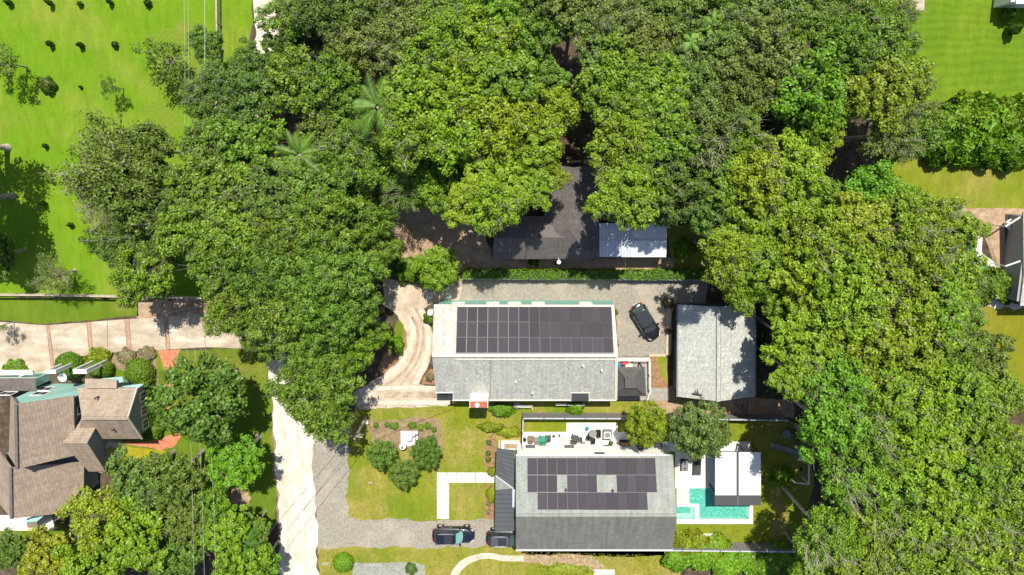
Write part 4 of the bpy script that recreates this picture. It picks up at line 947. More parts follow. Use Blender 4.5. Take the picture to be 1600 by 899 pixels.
for i in range(6): variant('oak', i, clumps=86, tufts=26, leaves=12, L=(.40,.34,.46)[i%3], Wd=(.25,.19,.28)[i%3], cr=(.10,.19), tr=(.045,.05,.042)[i%3], up=.6, trunk=dict(mat='dead' if i%3==1 else 'bark', twigs=5 if i%3==1 else 2, reach=1.02))
for i in range(5): variant('maple', i, clumps=74, tufts=24, leaves=12, L=(.46,.38)[i%2], Wd=(.30,.24)[i%2], cr=(.11,.20), flat_=.78, up=.7, tr=(.045,.052)[i%2], trunk=dict(mat='dead' if i==3 else 'bark', twigs=5 if i==3 else 2))
for i in range(4): variant('feather', i, clumps=84, tufts=30, leaves=12, L=.55, Wd=.15, cr=(.10,.19), tr=.046, flat_=.72, drop=.7, up=.55)
for i in range(2): variant('broad', i, R=3.2, clumps=60, tufts=22, leaves=14, L=.28, Wd=.21, cr=(.12,.21), flat_=.9, tr=.06, up=.55)
for i in range(3): variant('round', i, R=3.2, clumps=70, tufts=22, leaves=14, L=.26, Wd=.19, cr=(.12,.20), flat_=.95, tr=.055, up=.55, lobe=.25, edge=.84)
for i in range(2): variant('spray', i, R=3.2, clumps=80, tufts=24, leaves=14, L=.34, Wd=.12, cr=(.10,.17), flat_=.95, tr=.05, up=.5, lobe=.3, edge=.88)
for i in range(3): variant('sparse', i, clumps=36, tufts=10, leaves=15, L=.34, Wd=.17, cr=(.14,.26), tr=.07, holes=.25, trunk=dict(mat='dead', twigs=5))
for i in range(2): variant('thin', i, R=2.2, clumps=20, tufts=7, leaves=13, L=.24, Wd=.13, cr=(.18,.3), tr=.09, holes=.3, trunk=dict(mat='bark', twigs=2, r0=.1))
def shrub_mesh(name, seed, k=3200, L=.16, Wd=.1, lump=.12, flat_=.85):
    rng = np.random.default_rng(seed); d = unit(rng, k); d[:,2] = np.abs(d[:,2])
    ph = rng.random(6)*6
    rad = 1 + lump*(np.sin(d[:,0]*5+ph[0])*np.sin(d[:,1]*5+ph[1]) + .6*np.sin(d[:,2]*7+d[:,0]*4+ph[2]))
    c = d*(rad*(.86+.16*rng.random(k)))[:,None]*np.array([1,1,flat_]); n = d+rng.normal(size=(k,3))*.5
    return leaf_cloud(name, c, n, L, Wd, rng, mat='hedge_leaf')
VAR['shrub'] = [shrub_mesh('crown_shrub', s, 3600, .2, .12, .14) for s in (1,2,3)]
VAR['clipped'] = [shrub_mesh('crown_clipped', s, 5200, .10, .06, .02) for s in (4,5)]
VAR['wild'] = [shrub_mesh('crown_wild', s, 3000, .3, .16, .22) for s in (6,7,8)]
def box_mesh(name, d, dens, L, Wd, seed, rnd=.2):
    """clipped hedge: leaves over the faces of a slightly uneven block"""
    rng = np.random.default_rng(seed); x, y, z = d; C_, N_ = [], []
    for (a, s, n) in (((x,y),2,(0,0,1)), ((x,z),1,(0,1,0)), ((x,z),1,(0,-1,0)), ((y,z),0,(1,0,0)), ((y,z),0,(-1,0,0))):
        k = int(a[0]*a[1]*dens); u = (rng.random((k,2))-.5)
        p = np.empty((k,3))
        if s == 2: p[:] = np.stack([u[:,0]*x, u[:,1]*y, np.full(k, z)], 1)
        elif s == 1: p[:] = np.stack([u[:,0]*x, np.full(k, n[1]*y/2), (u[:,1]+.5)*z], 1)
        else: p[:] = np.stack([np.full(k, n[0]*x/2), u[:,0]*y, (u[:,1]+.5)*z], 1)
        p += np.array(n)*(np.sin(p[:,[0]]*2.1+seed)*.06+np.sin(p[:,[1]]*3.3)*.05+np.sin(p[:,[2]]*3+p[:,[0]]*4)*.04)
        p += rng.normal(size=(k,3))*.05
        C_.append(p); N_.append(np.array(n)+rng.normal(size=(k,3))*.5)
    return leaf_cloud(name, np.concatenate(C_), np.concatenate(N_), L, Wd, rng, mat='hedge_leaf')
def core(name, d, col):   # twiggy inside of a hedge, so that it is not hollow
    mb = MB(); mb.box((0,0,d[2]*.46), (d[0]*.93,d[1]*.86,d[2]*.92)); return mb
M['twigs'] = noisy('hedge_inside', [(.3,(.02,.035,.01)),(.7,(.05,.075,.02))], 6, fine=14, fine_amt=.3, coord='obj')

# ---------------------------------------------------------------- plant things
COL = {'D': (.098,.162,.020), 'G': (.128,.222,.016), 'Y': (.172,.262,.010), 'B': (.118,.240,.012), 'O': (.128,.192,.030),
       'L': (.152,.252,.012), 'K': (.092,.168,.018), 'A': (.208,.252,.013), 'T': (.23,.20,.11), 'F': (.128,.218,.020), 'P': (.130,.262,.012), 'N': (.100,.170,.036)}
CW_ = {'D': 'dark green', 'G': 'mid-green', 'Y': 'yellow-green', 'B': 'bright green', 'O': 'grey-green', 'L': 'light green', 'K': 'deep green', 'A': 'golden-green', 'T': 'brownish', 'F': 'feathery green', 'P': 'fresh green', 'N': 'blue-green'}
trng = random.Random(21)
TREES = []
def tree(px, py, Rp, col, zc=9.0, kind='oak', label=None, name=None, cat='tree', group=None, squash=1.0):
    p = W(px, py, zc); sc = (H-zc)/1040.0; R = Rp*sc*(1.0 if kind in ('sparse','thin') else 1.04)
    me, tr, R0 = trng.choice(VAR[kind]); s = R/R0
    t = thing(name or {'oak':'oak_tree','maple':'maple_tree','round':'round_tree','spray':'round_tree','feather':'feathery_tree','broad':'broadleaf_tree','sparse':'half_dead_tree','thin':'young_tree'}[kind], label or '', cat, Vector((p.x,p.y,0)), group)
    t.rotation_euler = (0,0,trng.uniform(0,6.28))
    c = bpy.data.objects.new('crown', me); C.objects.link(c); c.parent = t; c.location = (0,0,zc); c.scale = (s,s,s*squash*trng.uniform(.85,1.15))
    k = COL[col]; j = [trng.uniform(.86,1.14) for _ in range(2)]; c.color = (k[0]*j[0]*j[1], k[1]*j[1], k[2]*j[1], 1)
    b = bpy.data.objects.new('trunk', tr); C.objects.link(b); b.parent = t; b.location = (0,0,zc); b.scale = (s,s,zc/8.0)
    TREES.append((t, px, py, Rp, col, kind)); return t
def shrub(px, py, Rp, col, label, kind='shrub', h=None, name='shrub', cat='shrub', group=None, sx=1, sy=1, z0=0):
    R = Rp*.0735; h = h or R*1.3; p = W(px, py, z0+h*.6)
    t = thing(name, label, cat, Vector((p.x,p.y,z0)), group)
    c = bpy.data.objects.new('foliage', trng.choice(VAR[kind])); C.objects.link(c); c.parent = t; c.location = (0,0,h*.25); c.scale = (R*sx,R*sy,h*.85); c.rotation_euler = (0,0,trng.uniform(0,6) if sx == sy else 0)
    k = COL[col]; j = trng.uniform(.9,1.1); c.color = (k[0]*j,k[1]*j,k[2]*j,1)
    mb = MB(); r = .82
    mb.lathe((p.x,p.y,z0), [(.1*R,0),(.45*R,h*.18),(.7*R,h*.36),(.62*R,h*.55),(.36*R,h*.7),(.1*R,h*.78)], 12, sx=sx, sy=sy)
    o = obj('stem', mb, M['twigs'], t); return t
def hedge(label, p0, p1, wd, h, col, name='hedge', cat='hedge', seed=1, L=.15, dens=130):
    a, b = W(*p0), W(*p1); d = b-a; Ln = d.length; c = (a+b)/2
    t = thing(name, label, cat, c); t.rotation_euler = (0,0,math.atan2(d.y,d.x))
    me = box_mesh('foliage', (Ln,wd,h), dens, L, L*.6, seed); o = bpy.data.objects.new('foliage', me); C.objects.link(o); o.parent = t; o.color = (*COL[col], 1)
    mb = core('c', (Ln,wd,h), col); m2 = bpy.data.meshes.new('twigs'); m2.from_pydata(mb.v, [], mb.f); m2.update(); link('branches', m2, M['twigs'], t)
    return t
def palm(px, py, Rp, zc, label, col=(.085,.19,.012), n=12, seed=1):
    p = W(px, py, zc); R = Rp*(H-zc)/1040; rng = np.random.default_rng(seed)
    t = thing('palm_tree', label, 'palm', Vector((p.x,p.y,0)))
    mb = MB(); mb.tube((p.x,p.y,0), (p.x+.1,p.y,zc*.5), .2, .16, 8, cap=False); mb.tube((p.x+.1,p.y,zc*.5), (p.x,p.y,zc), .16, .13, 8); obj('trunk', mb, M['bark'], t)
    for k in range(n):
        th = 2*PI*k/n + rng.uniform(-.35,.35); rise = rng.uniform(.1,.9); ln = R*rng.uniform(.6,1.12); C_, A_ = [], []
        v, f = [], []
        prev = None
        for s in np.linspace(.1, 1, 30):
            rr = ln*s; z = zc + ln*(rise*s*1.3 - .95*s*s*(.55+.4*rise))
            q = np.array([p.x+rr*math.cos(th), p.y+rr*math.sin(th), z]); al = np.array([math.cos(th), math.sin(th), 0]); sd = np.array([-math.sin(th), math.cos(th), 0])
            wd_ = R*.19*math.sin(PI*min(1,.12+.86*s))+.05
            for sg in (-1, 1):
                tip = q + sd*sg*wd_*rng.uniform(.85,1.1) + al*wd_*.75 - np.array([0,0,wd_*.28]); b_ = len(v)
                v += [tuple(q-al*.035), tuple(q+al*.035), tuple(tip)]; f.append((b_,b_+1,b_+2))
            if prev is not None:
                b_ = len(v); v += [tuple(prev+sd*.035), tuple(prev-sd*.035), tuple(q-sd*.03), tuple(q+sd*.03)]; f.append((b_,b_+1,b_+2,b_+3))
            prev = q
        mm = MB(); mm.v = v; mm.f = f; mm.m = [0]*len(f); o = obj('frond', mm, M['leaf'], t); j = rng.uniform(.8,1.2); o.color = (col[0]*j,col[1]*j,col[2]*j,1)
    return t

# ---------------------------------------------------------------- the wood: every crown seen in the picture
WOOD = [
# top row
(452,22,42,'G',9,'oak'),(512,18,46,'D',10,'oak'),(575,14,48,'O',10,'oak'),(640,20,50,'O',10,'oak'),(708,16,46,'G',10,'maple'),(770,14,46,'L',10,'oak'),(838,8,42,'D',9,'oak'),
(905,12,48,'O',10,'oak'),(968,16,46,'O',10,'oak'),(1032,14,46,'D',9,'oak'),(1092,10,44,'O',9,'oak'),(1150,16,46,'G',10,'oak'),(1212,12,48,'O',10,'oak'),(1278,14,48,'G',9,'oak'),(1340,16,44,'G',9,'oak'),(1388,30,38,'G',8,'oak'),
# second row
(446,82,34,'D',8,'oak'),(492,60,30,'D',7,'oak'),(560,72,44,'O',10,'oak'),(622,74,52,'O',11,'oak'),(690,78,52,'L',11,'maple'),(754,66,52,'Y',10,'maple'),(820,66,46,'G',9,'oak'),
(874,36,26,'D',5,'oak'),(938,66,44,'O',10,'oak'),(1000,76,52,'O',10,'oak'),(1066,70,46,'D',9,'oak'),(1128,70,48,'O',10,'oak'),(1192,70,54,'O',11,'oak'),(1258,50,44,'G',10,'oak'),(1322,70,48,'G',10,'oak'),(1384,84,48,'G',9,'oak'),(1410,130,42,'Y',9,'maple'),
# third row
(392,104,34,'D',8,'oak'),(334,150,44,'D',9,'oak'),(396,160,50,'D',10,'oak'),(460,132,52,'G',10,'oak'),(520,126,48,'G',10,'oak'),(534,180,40,'G',9,'oak'),(652,140,54,'L',11,'maple'),(716,136,56,'Y',11,'maple'),(784,128,54,'L',11,'maple'),(846,120,40,'G',8,'oak'),
(858,180,46,'Y',9,'maple'),(962,132,58,'L',11,'oak'),(1026,146,54,'L',11,'oak'),(1086,128,50,'O',10,'oak'),(1148,128,50,'O',10,'oak'),(1212,132,48,'O',10,'oak'),(1258,142,54,'B',10,'broad'),(1312,120,34,'D',6,'oak'),(1366,150,50,'A',10,'maple'),(1424,180,42,'G',8,'oak'),
# fourth row
(334,222,46,'D',9,'oak'),(386,224,54,'G',10,'oak'),(500,214,44,'D',9,'oak'),(548,242,50,'G',10,'oak'),(646,204,56,'L',11,'maple'),(712,206,56,'Y',11,'maple'),(776,196,56,'Y',11,'maple'),(836,226,46,'Y',10,'maple'),
(975,206,58,'Y',11,'oak'),(1040,214,58,'L',11,'oak'),(1104,202,56,'O',11,'oak'),(1152,208,44,'L',10,'oak'),(1196,186,30,'D',5,'oak'),(1268,196,46,'B',9,'broad'),(1396,210,44,'O',9,'oak'),(1424,216,34,'G',8,'broad'),
# fifth row
(304,302,46,'G',9,'oak'),(352,292,58,'G',10,'oak'),(420,296,56,'D',10,'oak'),(484,284,52,'F',10,'oak'),(546,300,52,'G',7,'oak'),(600,255,46,'G',6,'oak'),(660,262,50,'L',6,'maple'),(716,268,42,'Y',5,'maple'),(738,316,40,'Y',11,'maple'),(690,292,44,'L',7,'maple'),(628,300,34,'G',8,'sparse'),(790,266,58,'Y',10,'maple'),(850,272,36,'Y',9,'maple'),
(986,268,56,'L',10,'oak'),(1052,276,52,'D',10,'oak'),(1118,262,54,'L',10,'oak'),(1178,274,52,'Y',10,'maple'),(1236,262,48,'Y',10,'maple'),(1270,230,36,'A',9,'maple'),(1296,314,36,'G',7,'broad'),(1352,296,44,'B',8,'broad'),(1390,312,38,'B',8,'broad'),
# sixth row: above the brown roof and the hedge
(250,330,40,'D',8,'oak'),(306,358,56,'G',9,'oak'),(372,356,56,'G',10,'oak'),(438,362,58,'F',10,'feather'),(504,352,58,'F',10,'feather'),(568,350,50,'F',7,'feather'),(776,322,44,'Y',12,'maple'),(838,296,30,'Y',11,'maple'),
(974,312,50,'L',13,'oak'),(1054,320,36,'D',8,'oak'),(1110,318,46,'D',9,'oak'),(1162,332,56,'Y',9,'maple'),(1222,322,54,'L',9,'maple'),(1276,366,54,'Y',10,'maple'),(1338,352,50,'A',10,'maple'),(1398,352,52,'Y',10,'maple'),(1452,340,42,'L',9,'maple'),(1494,372,42,'L',8,'maple'),
# left mass by the curved drive
(340,418,48,'G',9,'oak'),(404,424,58,'F',10,'feather'),(470,428,60,'F',10,'feather'),(536,424,58,'F',10,'feather'),(586,398,40,'F',6,'feather'),(372,484,50,'G',9,'feather'),(436,494,58,'F',10,'feather'),(500,490,58,'F',10,'feather'),(546,482,50,'F',9,'feather'),(572,520,36,'P',7,'feather'),(536,550,46,'P',8,'feather'),(478,556,50,'F',9,'feather'),(414,528,34,'F',8,'feather'),
(500,618,70,'F',9,'feather'),
# right mass
(1140,400,46,'Y',13,'maple'),(1186,404,52,'Y',8,'maple'),(1244,412,50,'Y',9,'maple'),(1160,448,40,'Y',7,'maple'),(1216,458,40,'L',7,'maple'),(1304,424,54,'Y',10,'maple'),(1366,416,56,'L',10,'maple'),(1428,404,54,'Y',10,'maple'),(1482,432,48,'L',9,'maple'),
(1272,478,46,'L',9,'maple'),(1330,484,58,'L',11,'maple'),(1396,476,58,'Y',10,'maple'),(1458,488,54,'L',10,'maple'),(1500,488,34,'L',7,'maple'),(1236,530,44,'Y',10,'maple'),(1290,542,58,'L',10,'maple'),(1354,548,58,'Y',11,'maple'),(1420,548,58,'L',10,'maple'),(1482,548,52,'G',9,'maple'),(1534,556,44,'O',8,'oak'),
(1246,588,44,'L',11,'maple'),(1304,606,56,'B',12,'maple'),(1366,612,58,'L',11,'maple'),(1430,612,58,'Y',10,'maple'),(1492,612,54,'L',10,'maple'),(1552,616,50,'G',9,'maple'),(1290,664,50,'B',13,'broad'),(1340,676,56,'B',12,'maple'),(1402,676,58,'Y',11,'maple'),(1464,674,58,'L',10,'maple'),(1526,676,54,'L',10,'maple'),(1574,690,36,'L',9,'maple'),
(1322,736,54,'B',12,'maple'),(1380,740,58,'L',11,'maple'),(1442,738,58,'Y',11,'maple'),(1504,738,58,'L',10,'maple'),(1566,750,54,'L',10,'maple'),(1344,800,52,'L',9,'maple'),(1402,802,58,'L',10,'oak'),(1464,802,58,'L',11,'oak'),(1526,802,58,'Y',10,'oak'),(1588,812,52,'L',10,'oak'),
(1290,838,54,'L',11,'oak'),(1336,872,52,'Y',9,'oak'),(1400,866,58,'L',10,'oak'),(1462,866,58,'L',10,'oak'),(1526,868,58,'L',10,'oak'),(1588,880,54,'L',10,'oak'),(1266,884,38,'L',7,'oak'),
]
for x in WOOD: tree(*x)
# trees that stand apart
tree(322,618,74,'K',7.5,'round','big deep-green broad-leaved tree on the lawn between the brick path and the sandy road')
tree(372,716,48,'P',6,'spray','round fresh-green tree on the lawn right beside the sandy road, below the big deep-green tree')
tree(1010,661,38,'Y',4.5,'spray','yellow-green round tree overhanging the grey fence below the plank boardwalk',name='round_tree')
tree(1092,668,50,'N',5.5,'spray','dense blue-green round tree shading the patio between farmhouse and pavilion',name='round_tree')
tree(597,707,25,'K',3.0,'round','leftmost of three dark glossy trees on the front lawn',name='magnolia_tree')
tree(667,704,26,'K',3.0,'round','rightmost of three dark glossy trees on the front lawn, below the white tank',name='magnolia_tree')
tree(631,738,26,'K',3.0,'round','lowest of three dark glossy trees on the front lawn',name='magnolia_tree')
tree(684,418,36,'P',3.5,'round','round bright green tree between the tan yard and the gravel lot',name='round_tree',squash=.9)
tree(175,262,78,'O',8,'sparse','big half-dead grey-green tree with bleached branches in the lush field')
tree(208,300,62,'D',8,'oak','dense dark tree just right of the bleached half-dead tree')
tree(160,312,48,'T',7,'sparse','brown half-dead tree with bare bleached limbs below the big grey-green one')
tree(228,236,46,'D',8,'oak','dark olive tree at the upper right of the half-dead tree in the field')
tree(190,380,48,'D',7,'oak','dark tree just above the light green tree at the rail fence')
tree(226,428,50,'L',7,'maple','light green tree hanging over the rail fence above the driveway',squash=1.1)
tree(252,392,36,'D',7,'oak','small dark tree between the light green fence tree and the wood')
tree(84,430,34,'O',3.6,'sparse','sparse grey-brown small tree above the rail fence at the left')
tree(-96,226,78,'K',9,'oak','tree cut off by the left edge, its shadow lying on the field, upper of two')
tree(-86,312,74,'K',9,'oak','tree cut off by the left edge, its shadow lying on the field, lower of two')
tree(-2,398,32,'K',4,'oak','dark dense small tree at the left edge above the rail fence')
tree(4,98,28,'D',3.5,'thin','thin dark tree cut off by the left edge in the upper field')
tree(262,98,38,'D',3.2,'thin','thin see-through tree standing alone on the bare patch of the field')
tree(322,68,26,'K',4,'oak','small round dark tree beside the upright rail fence near the top')
tree(172,135,16,'D',2.5,'thin','thin young tree between the thin see-through tree and the brown bush')
tree(-8,512,16,'O',3,'thin','small grey tree at the left edge on the concrete driveway')
# lower left mass
tree(84,868,50,'A',6,'maple','golden-green leafy tree at the bottom left below the white terrace')
tree(164,806,56,'A',7,'maple','large golden-green tree beside the lower corner of the taupe house')
tree(222,748,52,'O',7,'oak','grey-green tree on the lawn right of the taupe house')
tree(212,832,62,'Y',7,'maple','yellow-green tree at the bottom edge left of the power lines')
tree(272,746,48,'D',7,'oak','dark tree crossed by the power lines, right of the grey-green tree')
tree(150,880,54,'Y',6,'maple','yellow-green tree at the bottom edge between two golden-green ones')
tree(286,806,46,'D',6,'oak','dark shaded tree under the power lines at the lower left')
tree(276,878,50,'D',6,'oak','dark tree at the bottom edge under the power lines')
tree(356,830,46,'P',5,'maple','fresh-green tree beside the lower stretch of the sandy road')
tree(396,826,30,'G',4,'maple','small green tree leaning over the left edge of the sandy road')
tree(416,874,26,'P',4,'maple','small fresh-green tree overhanging the sandy road at the bottom edge')
tree(332,782,36,'P',5,'maple','fresh-green tree between the power lines and the worn patch of lawn')
tree(380,884,50,'P',5,'maple','fresh-green tree at the bottom edge left of the sandy road')
tree(20,862,34,'K',4,'oak','small dark tree in the bottom left corner')
palm(590,168,52,11.7,'bright palm with long fronds rising out of the upper wood', (.088,.185,.012), seed=3, n=19)
palm(468,242,40,10.9,'yellowish green palm at the left of the wood, below the brighter palm', (.10,.19,.012), seed=5, n=17)
palm(498,262,26,10.5,'small palm tucked below and right of the yellowish palm', (.09,.17,.012), seed=6, n=11)
palm(380,846,34,5.5,'small palm among the fresh-green trees beside the sandy road', (.07,.17,.02), seed=7, n=12)
palm(1114,40,20,11,'tiny light green palm showing between crowns at the top', (.12,.26,.02), seed=8, n=9)
palm(1080,66,18,11,'light green palm fronds below the tiny palm near the top', (.12,.26,.02), seed=9, n=9)

# hand-placed landmarks used to say where a crown of the wood stands
LM = [('the sandy road top',415,30),('the brown house roof',895,300),('the white carport roof',1015,385),('the grey barn',1120,548),('the pool pavilion',1152,740),('the play set',1240,705),
 ('the bright palm',590,168),('the red-roofed shed',1405,3),('the tan pool terrace',1535,350),('the bright leafy hedgerow',1530,205),('the curved drive',620,475),('the concrete driveway end',345,515),
 ('the rail fence corner',318,463),('the tan yard',640,355),('the dark shed corner',1596,715),('the bottom right corner',1600,899),('the mown field',1460,120),('the olive right-hand lawn',1575,540),('the yellowish palm',468,242),('the gravel lot',1060,460),('the tiny palm at the top',1114,40),('the half-dead field tree',175,262)]
DIRS = ['one right of','one up-right of','one above','one up-left of','one left of','one down-left of','one below','one down-right of']
ORD = ['nearest','second','third','fourth','fifth','sixth','seventh','eighth','ninth','tenth','eleventh','twelfth']
buck = {}
for r in TREES:
    if r[0]['label']: continue
    best = min(LM, key=lambda l: math.hypot(l[1]-r[1], l[2]-r[2])); dx, dy = r[1]-best[1], best[2]-r[2]
    k = int(round(math.atan2(dy, dx)/(PI/4))) % 8; buck.setdefault((best[0], k), []).append((math.hypot(dx, dy), r))
KW = {'oak': 'oak crown', 'maple': 'bushy crown', 'feather': 'drooping crown', 'broad': 'glossy crown', 'sparse': 'half-bare crown', 'thin': 'thin young crown'}
for (lm, k), l in buck.items():
    l.sort(key=lambda q: q[0])
    for i, (d, r) in enumerate(l):
        r[0]['label'] = f"{CW_[r[4]]} {KW[r[5]]}, {ORD[i]} {DIRS[k]} {lm}"
        r[0]['group'] = 'trees of the dense wood'

# hedges and shrubs
hedge('long clipped bright green hedge between the gravel lot and the brown house', (724,427), (1100,428), .95, 1.3, 'B', seed=3)
hedge('clipped green hedge along the right wall of the taupe house wing', (236,590), (236,668), 1.1, 1.7, 'B', seed=4)
R_ = shrub
R_(104,573,21,'B','clipped round bush between the two white pergola frames','clipped',2.2)
R_(154,578,18,'G','clipped bush between the round bush and the larger clipped one','clipped',1.9)
R_(214,583,22,'G','large clipped round bush at the top end of the long house hedge','clipped',2.0)
R_(152,561,17,'A','yellow-green loose shrub on the driveway edge above the clipped bush','wild',1.0)
R_(196,558,13,'T','dry straw-coloured plants along the driveway edge','wild',.6)
R_(228,554,12,'T','dry tufts near the top of the brick path','wild',.6)
R_(22,577,15,'G','low green shrub on the concrete driveway at the left edge','wild',.7)
R_(238,672,15,'G','leafy shrub at the bottom end of the house hedge beside the brick path','wild',1.3)
R_(535,882,17,'P','neat round clipped bush on the grass beside the sandy road at the bottom','clipped',1.6)
R_(784,641,15,'B','low green bush at the south wall right of the brick chimney','wild',1.0,sx=1.2,sy=.7)
R_(899,639,12,'P','small yellow-green bush in front of the grey fence below the panelled house','wild',1.1)
R_(636,424,20,'G','green bush below the grass patch at the left of the tan yard','wild',1.5)
R_(668,430,16,'G','small green bush hugging the left side of the round bright tree','wild',1.2)
R_(618,541,12,'P','bright green bush on the inner bank of the curved drive','wild',1.2)
R_(672,497,9,'G','small dark green shrub at the left wall of the panelled house','wild',.9)
R_(768,668,12,'A','yellow-green shrub above the porch planter','wild',.9,sx=1.6,sy=.6)
R_(798,676,12,'A','yellow-green shrub strip above the white planter wall','wild',.8,sx=1.5,sy=.7)
R_(770,738,8,'A','yellow-green shrub where the white walk meets the porch','wild',.7)
R_(769,774,9,'A','yellow-green shrub at the porch below the white walk','wild',.8,sy=1.5)
R_(70,132,11,'O','grey-green twiggy bush alone in the upper left field','wild',1.2)
R_(1528,452,26,'O','grey-green bush on the rocky bank of the tan terrace','wild',1.6)
R_(1560,446,24,'G','green bush covering the lower end of the dark patio','wild',2.0)
R_(1588,456,20,'D','dark bush against the grey house at the right edge','wild',1.8)
R_(1578,22,8,'K','upper of two dark conical bushes in the mown field','shrub',1.8)
R_(1587,45,8,'K','lower of two dark conical bushes in the mown field','shrub',1.8)
R_(960,489,5,'A','upper small yellow shrub in the mulch strip at the end of the panels','wild',.7)
R_(961,540,5,'A','lower small yellow shrub in the mulch strip at the end of the panels','wild',.7)
R_(1044,474,8,'T','brown scrubby plant at the top corner of the gravel lot','wild',.7)
R_(1045,518,4,'T','small brown plant beside the timber edging','wild',.5)
R_(672,590,6,'T','dry plant in the mulch triangle beside the drive','wild',.5)
R_(642,890,9,'N','dark spiky plant at the right end of the blue-grey slab','wild',.8)
R_(884,893,24,'A','dry yellow-green scrub at the bottom edge','wild',.4,sx=1.6,sy=.5)
R_(834,410,7,'L','light green shrub under the lower eave of the brown house','wild',1.1)
R_(1070,388,14,'L','light green bush on the side yard right of the carport','wild',1.0)
R_(1224,745,16,'L','light green shrub at the edge of shade right of the pavilion','wild',1.2)
for i, (px, py, Rp, c) in enumerate([(1062,872,26,'P'),(1096,868,30,'P'),(1090,850,20,'A'),(1120,858,24,'L'),(1136,882,28,'P'),(1168,878,26,'B'),(1200,880,26,'P'),(1224,868,22,'L'),(1246,884,24,'P'),(1070,852,18,'A')]):
    q = ['left end of the bright bushes below the pool lawn','second big bush from the left, below the pool lawn','golden bush right under the white garden wall','pale bush right of the golden bush by the fence','bottom bush below the pale one','bright bush in the middle of the bottom row','bush left of the shaded end of the bottom row','pale bush in front of the grey fence, near the right end','last bright bush before the wood at the bottom','golden bush at the corner of the farmhouse roof'][i]
    R_(px,py,Rp,c,f"{CW_[c]} {q}",'wild' if c == 'A' else 'shrub',1.7,group='bushes along the bottom fence')
for i, (px, py, Rp, c) in enumerate([(1484,196,28,'P'),(1476,236,20,'B'),(1516,182,30,'L'),(1514,222,28,'P'),(1552,190,32,'P'),(1550,228,28,'B'),(1590,188,30,'L'),(1592,230,30,'P'),(1624,205,30,'P'),(1450,204,24,'G')]):
    q = ['at the left upper end','at the left lower end','second of the upper line','second of the lower line','third of the upper line','third of the lower line','fourth of the upper line, at the edge','fourth of the lower line, at the edge','cut off by the right edge','where it meets the wood'][i]
    R_(px,py,Rp,c,f"{CW_[c]} leafy bush of the bright hedgerow, {q}",'wild',2.6,group='bushes of the hedgerow below the mown field')
for i, (px, py) in enumerate([(12,4),(75,4),(124,6),(170,3),(230,5),(76,68),(124,70),(178,70),(125,136),(69,228),(65,318),(109,352)]):
    R_(px,py,[4,3,3.6,3,4.4,3.6,3.6,4.2,2,3,3.4,3.4][i],'K',['topmost left','second in the top line','third in the top line','fourth in the top line','last in the top line','first in the second line','middle of the second line','last in the second line','tiny one below the second line','one left of the half-dead tree','one left of the brown half-dead tree','one below the brown half-dead tree'][i].join(['small dark sapling in the lush field, ','']),'wild',trng.uniform(.5,1.3),name='sapling',cat='sapling',group='saplings in the lush field')
for i, (px, py) in enumerate([(764,692),(763,709),(763,719),(763,774),(763,787),(763,800)]):
    R_(px,py,4,'N' if i < 3 else 'T',['top','middle','bottom'][i % 3]+(' dark green plant in the upper mulch strip beside the porch' if i < 3 else ' ring-shaped plant in the lower mulch strip beside the porch'),'wild',.45,name='garden_plant',cat='plant',group='plants in the mulch strips')
for i, (px, py) in enumerate([(587,665),(605,664),(616,666),(644,665),(657,669),(668,666),(678,672)]):
    R_(px,py,[4,4,6,6,5,5,4][i],'G',['first','second','third','fourth','fifth','sixth','last'][i]+' low plant from the left along the top of the brown bed','wild',.4,name='garden_plant',cat='plant',group='plants in the brown bed')

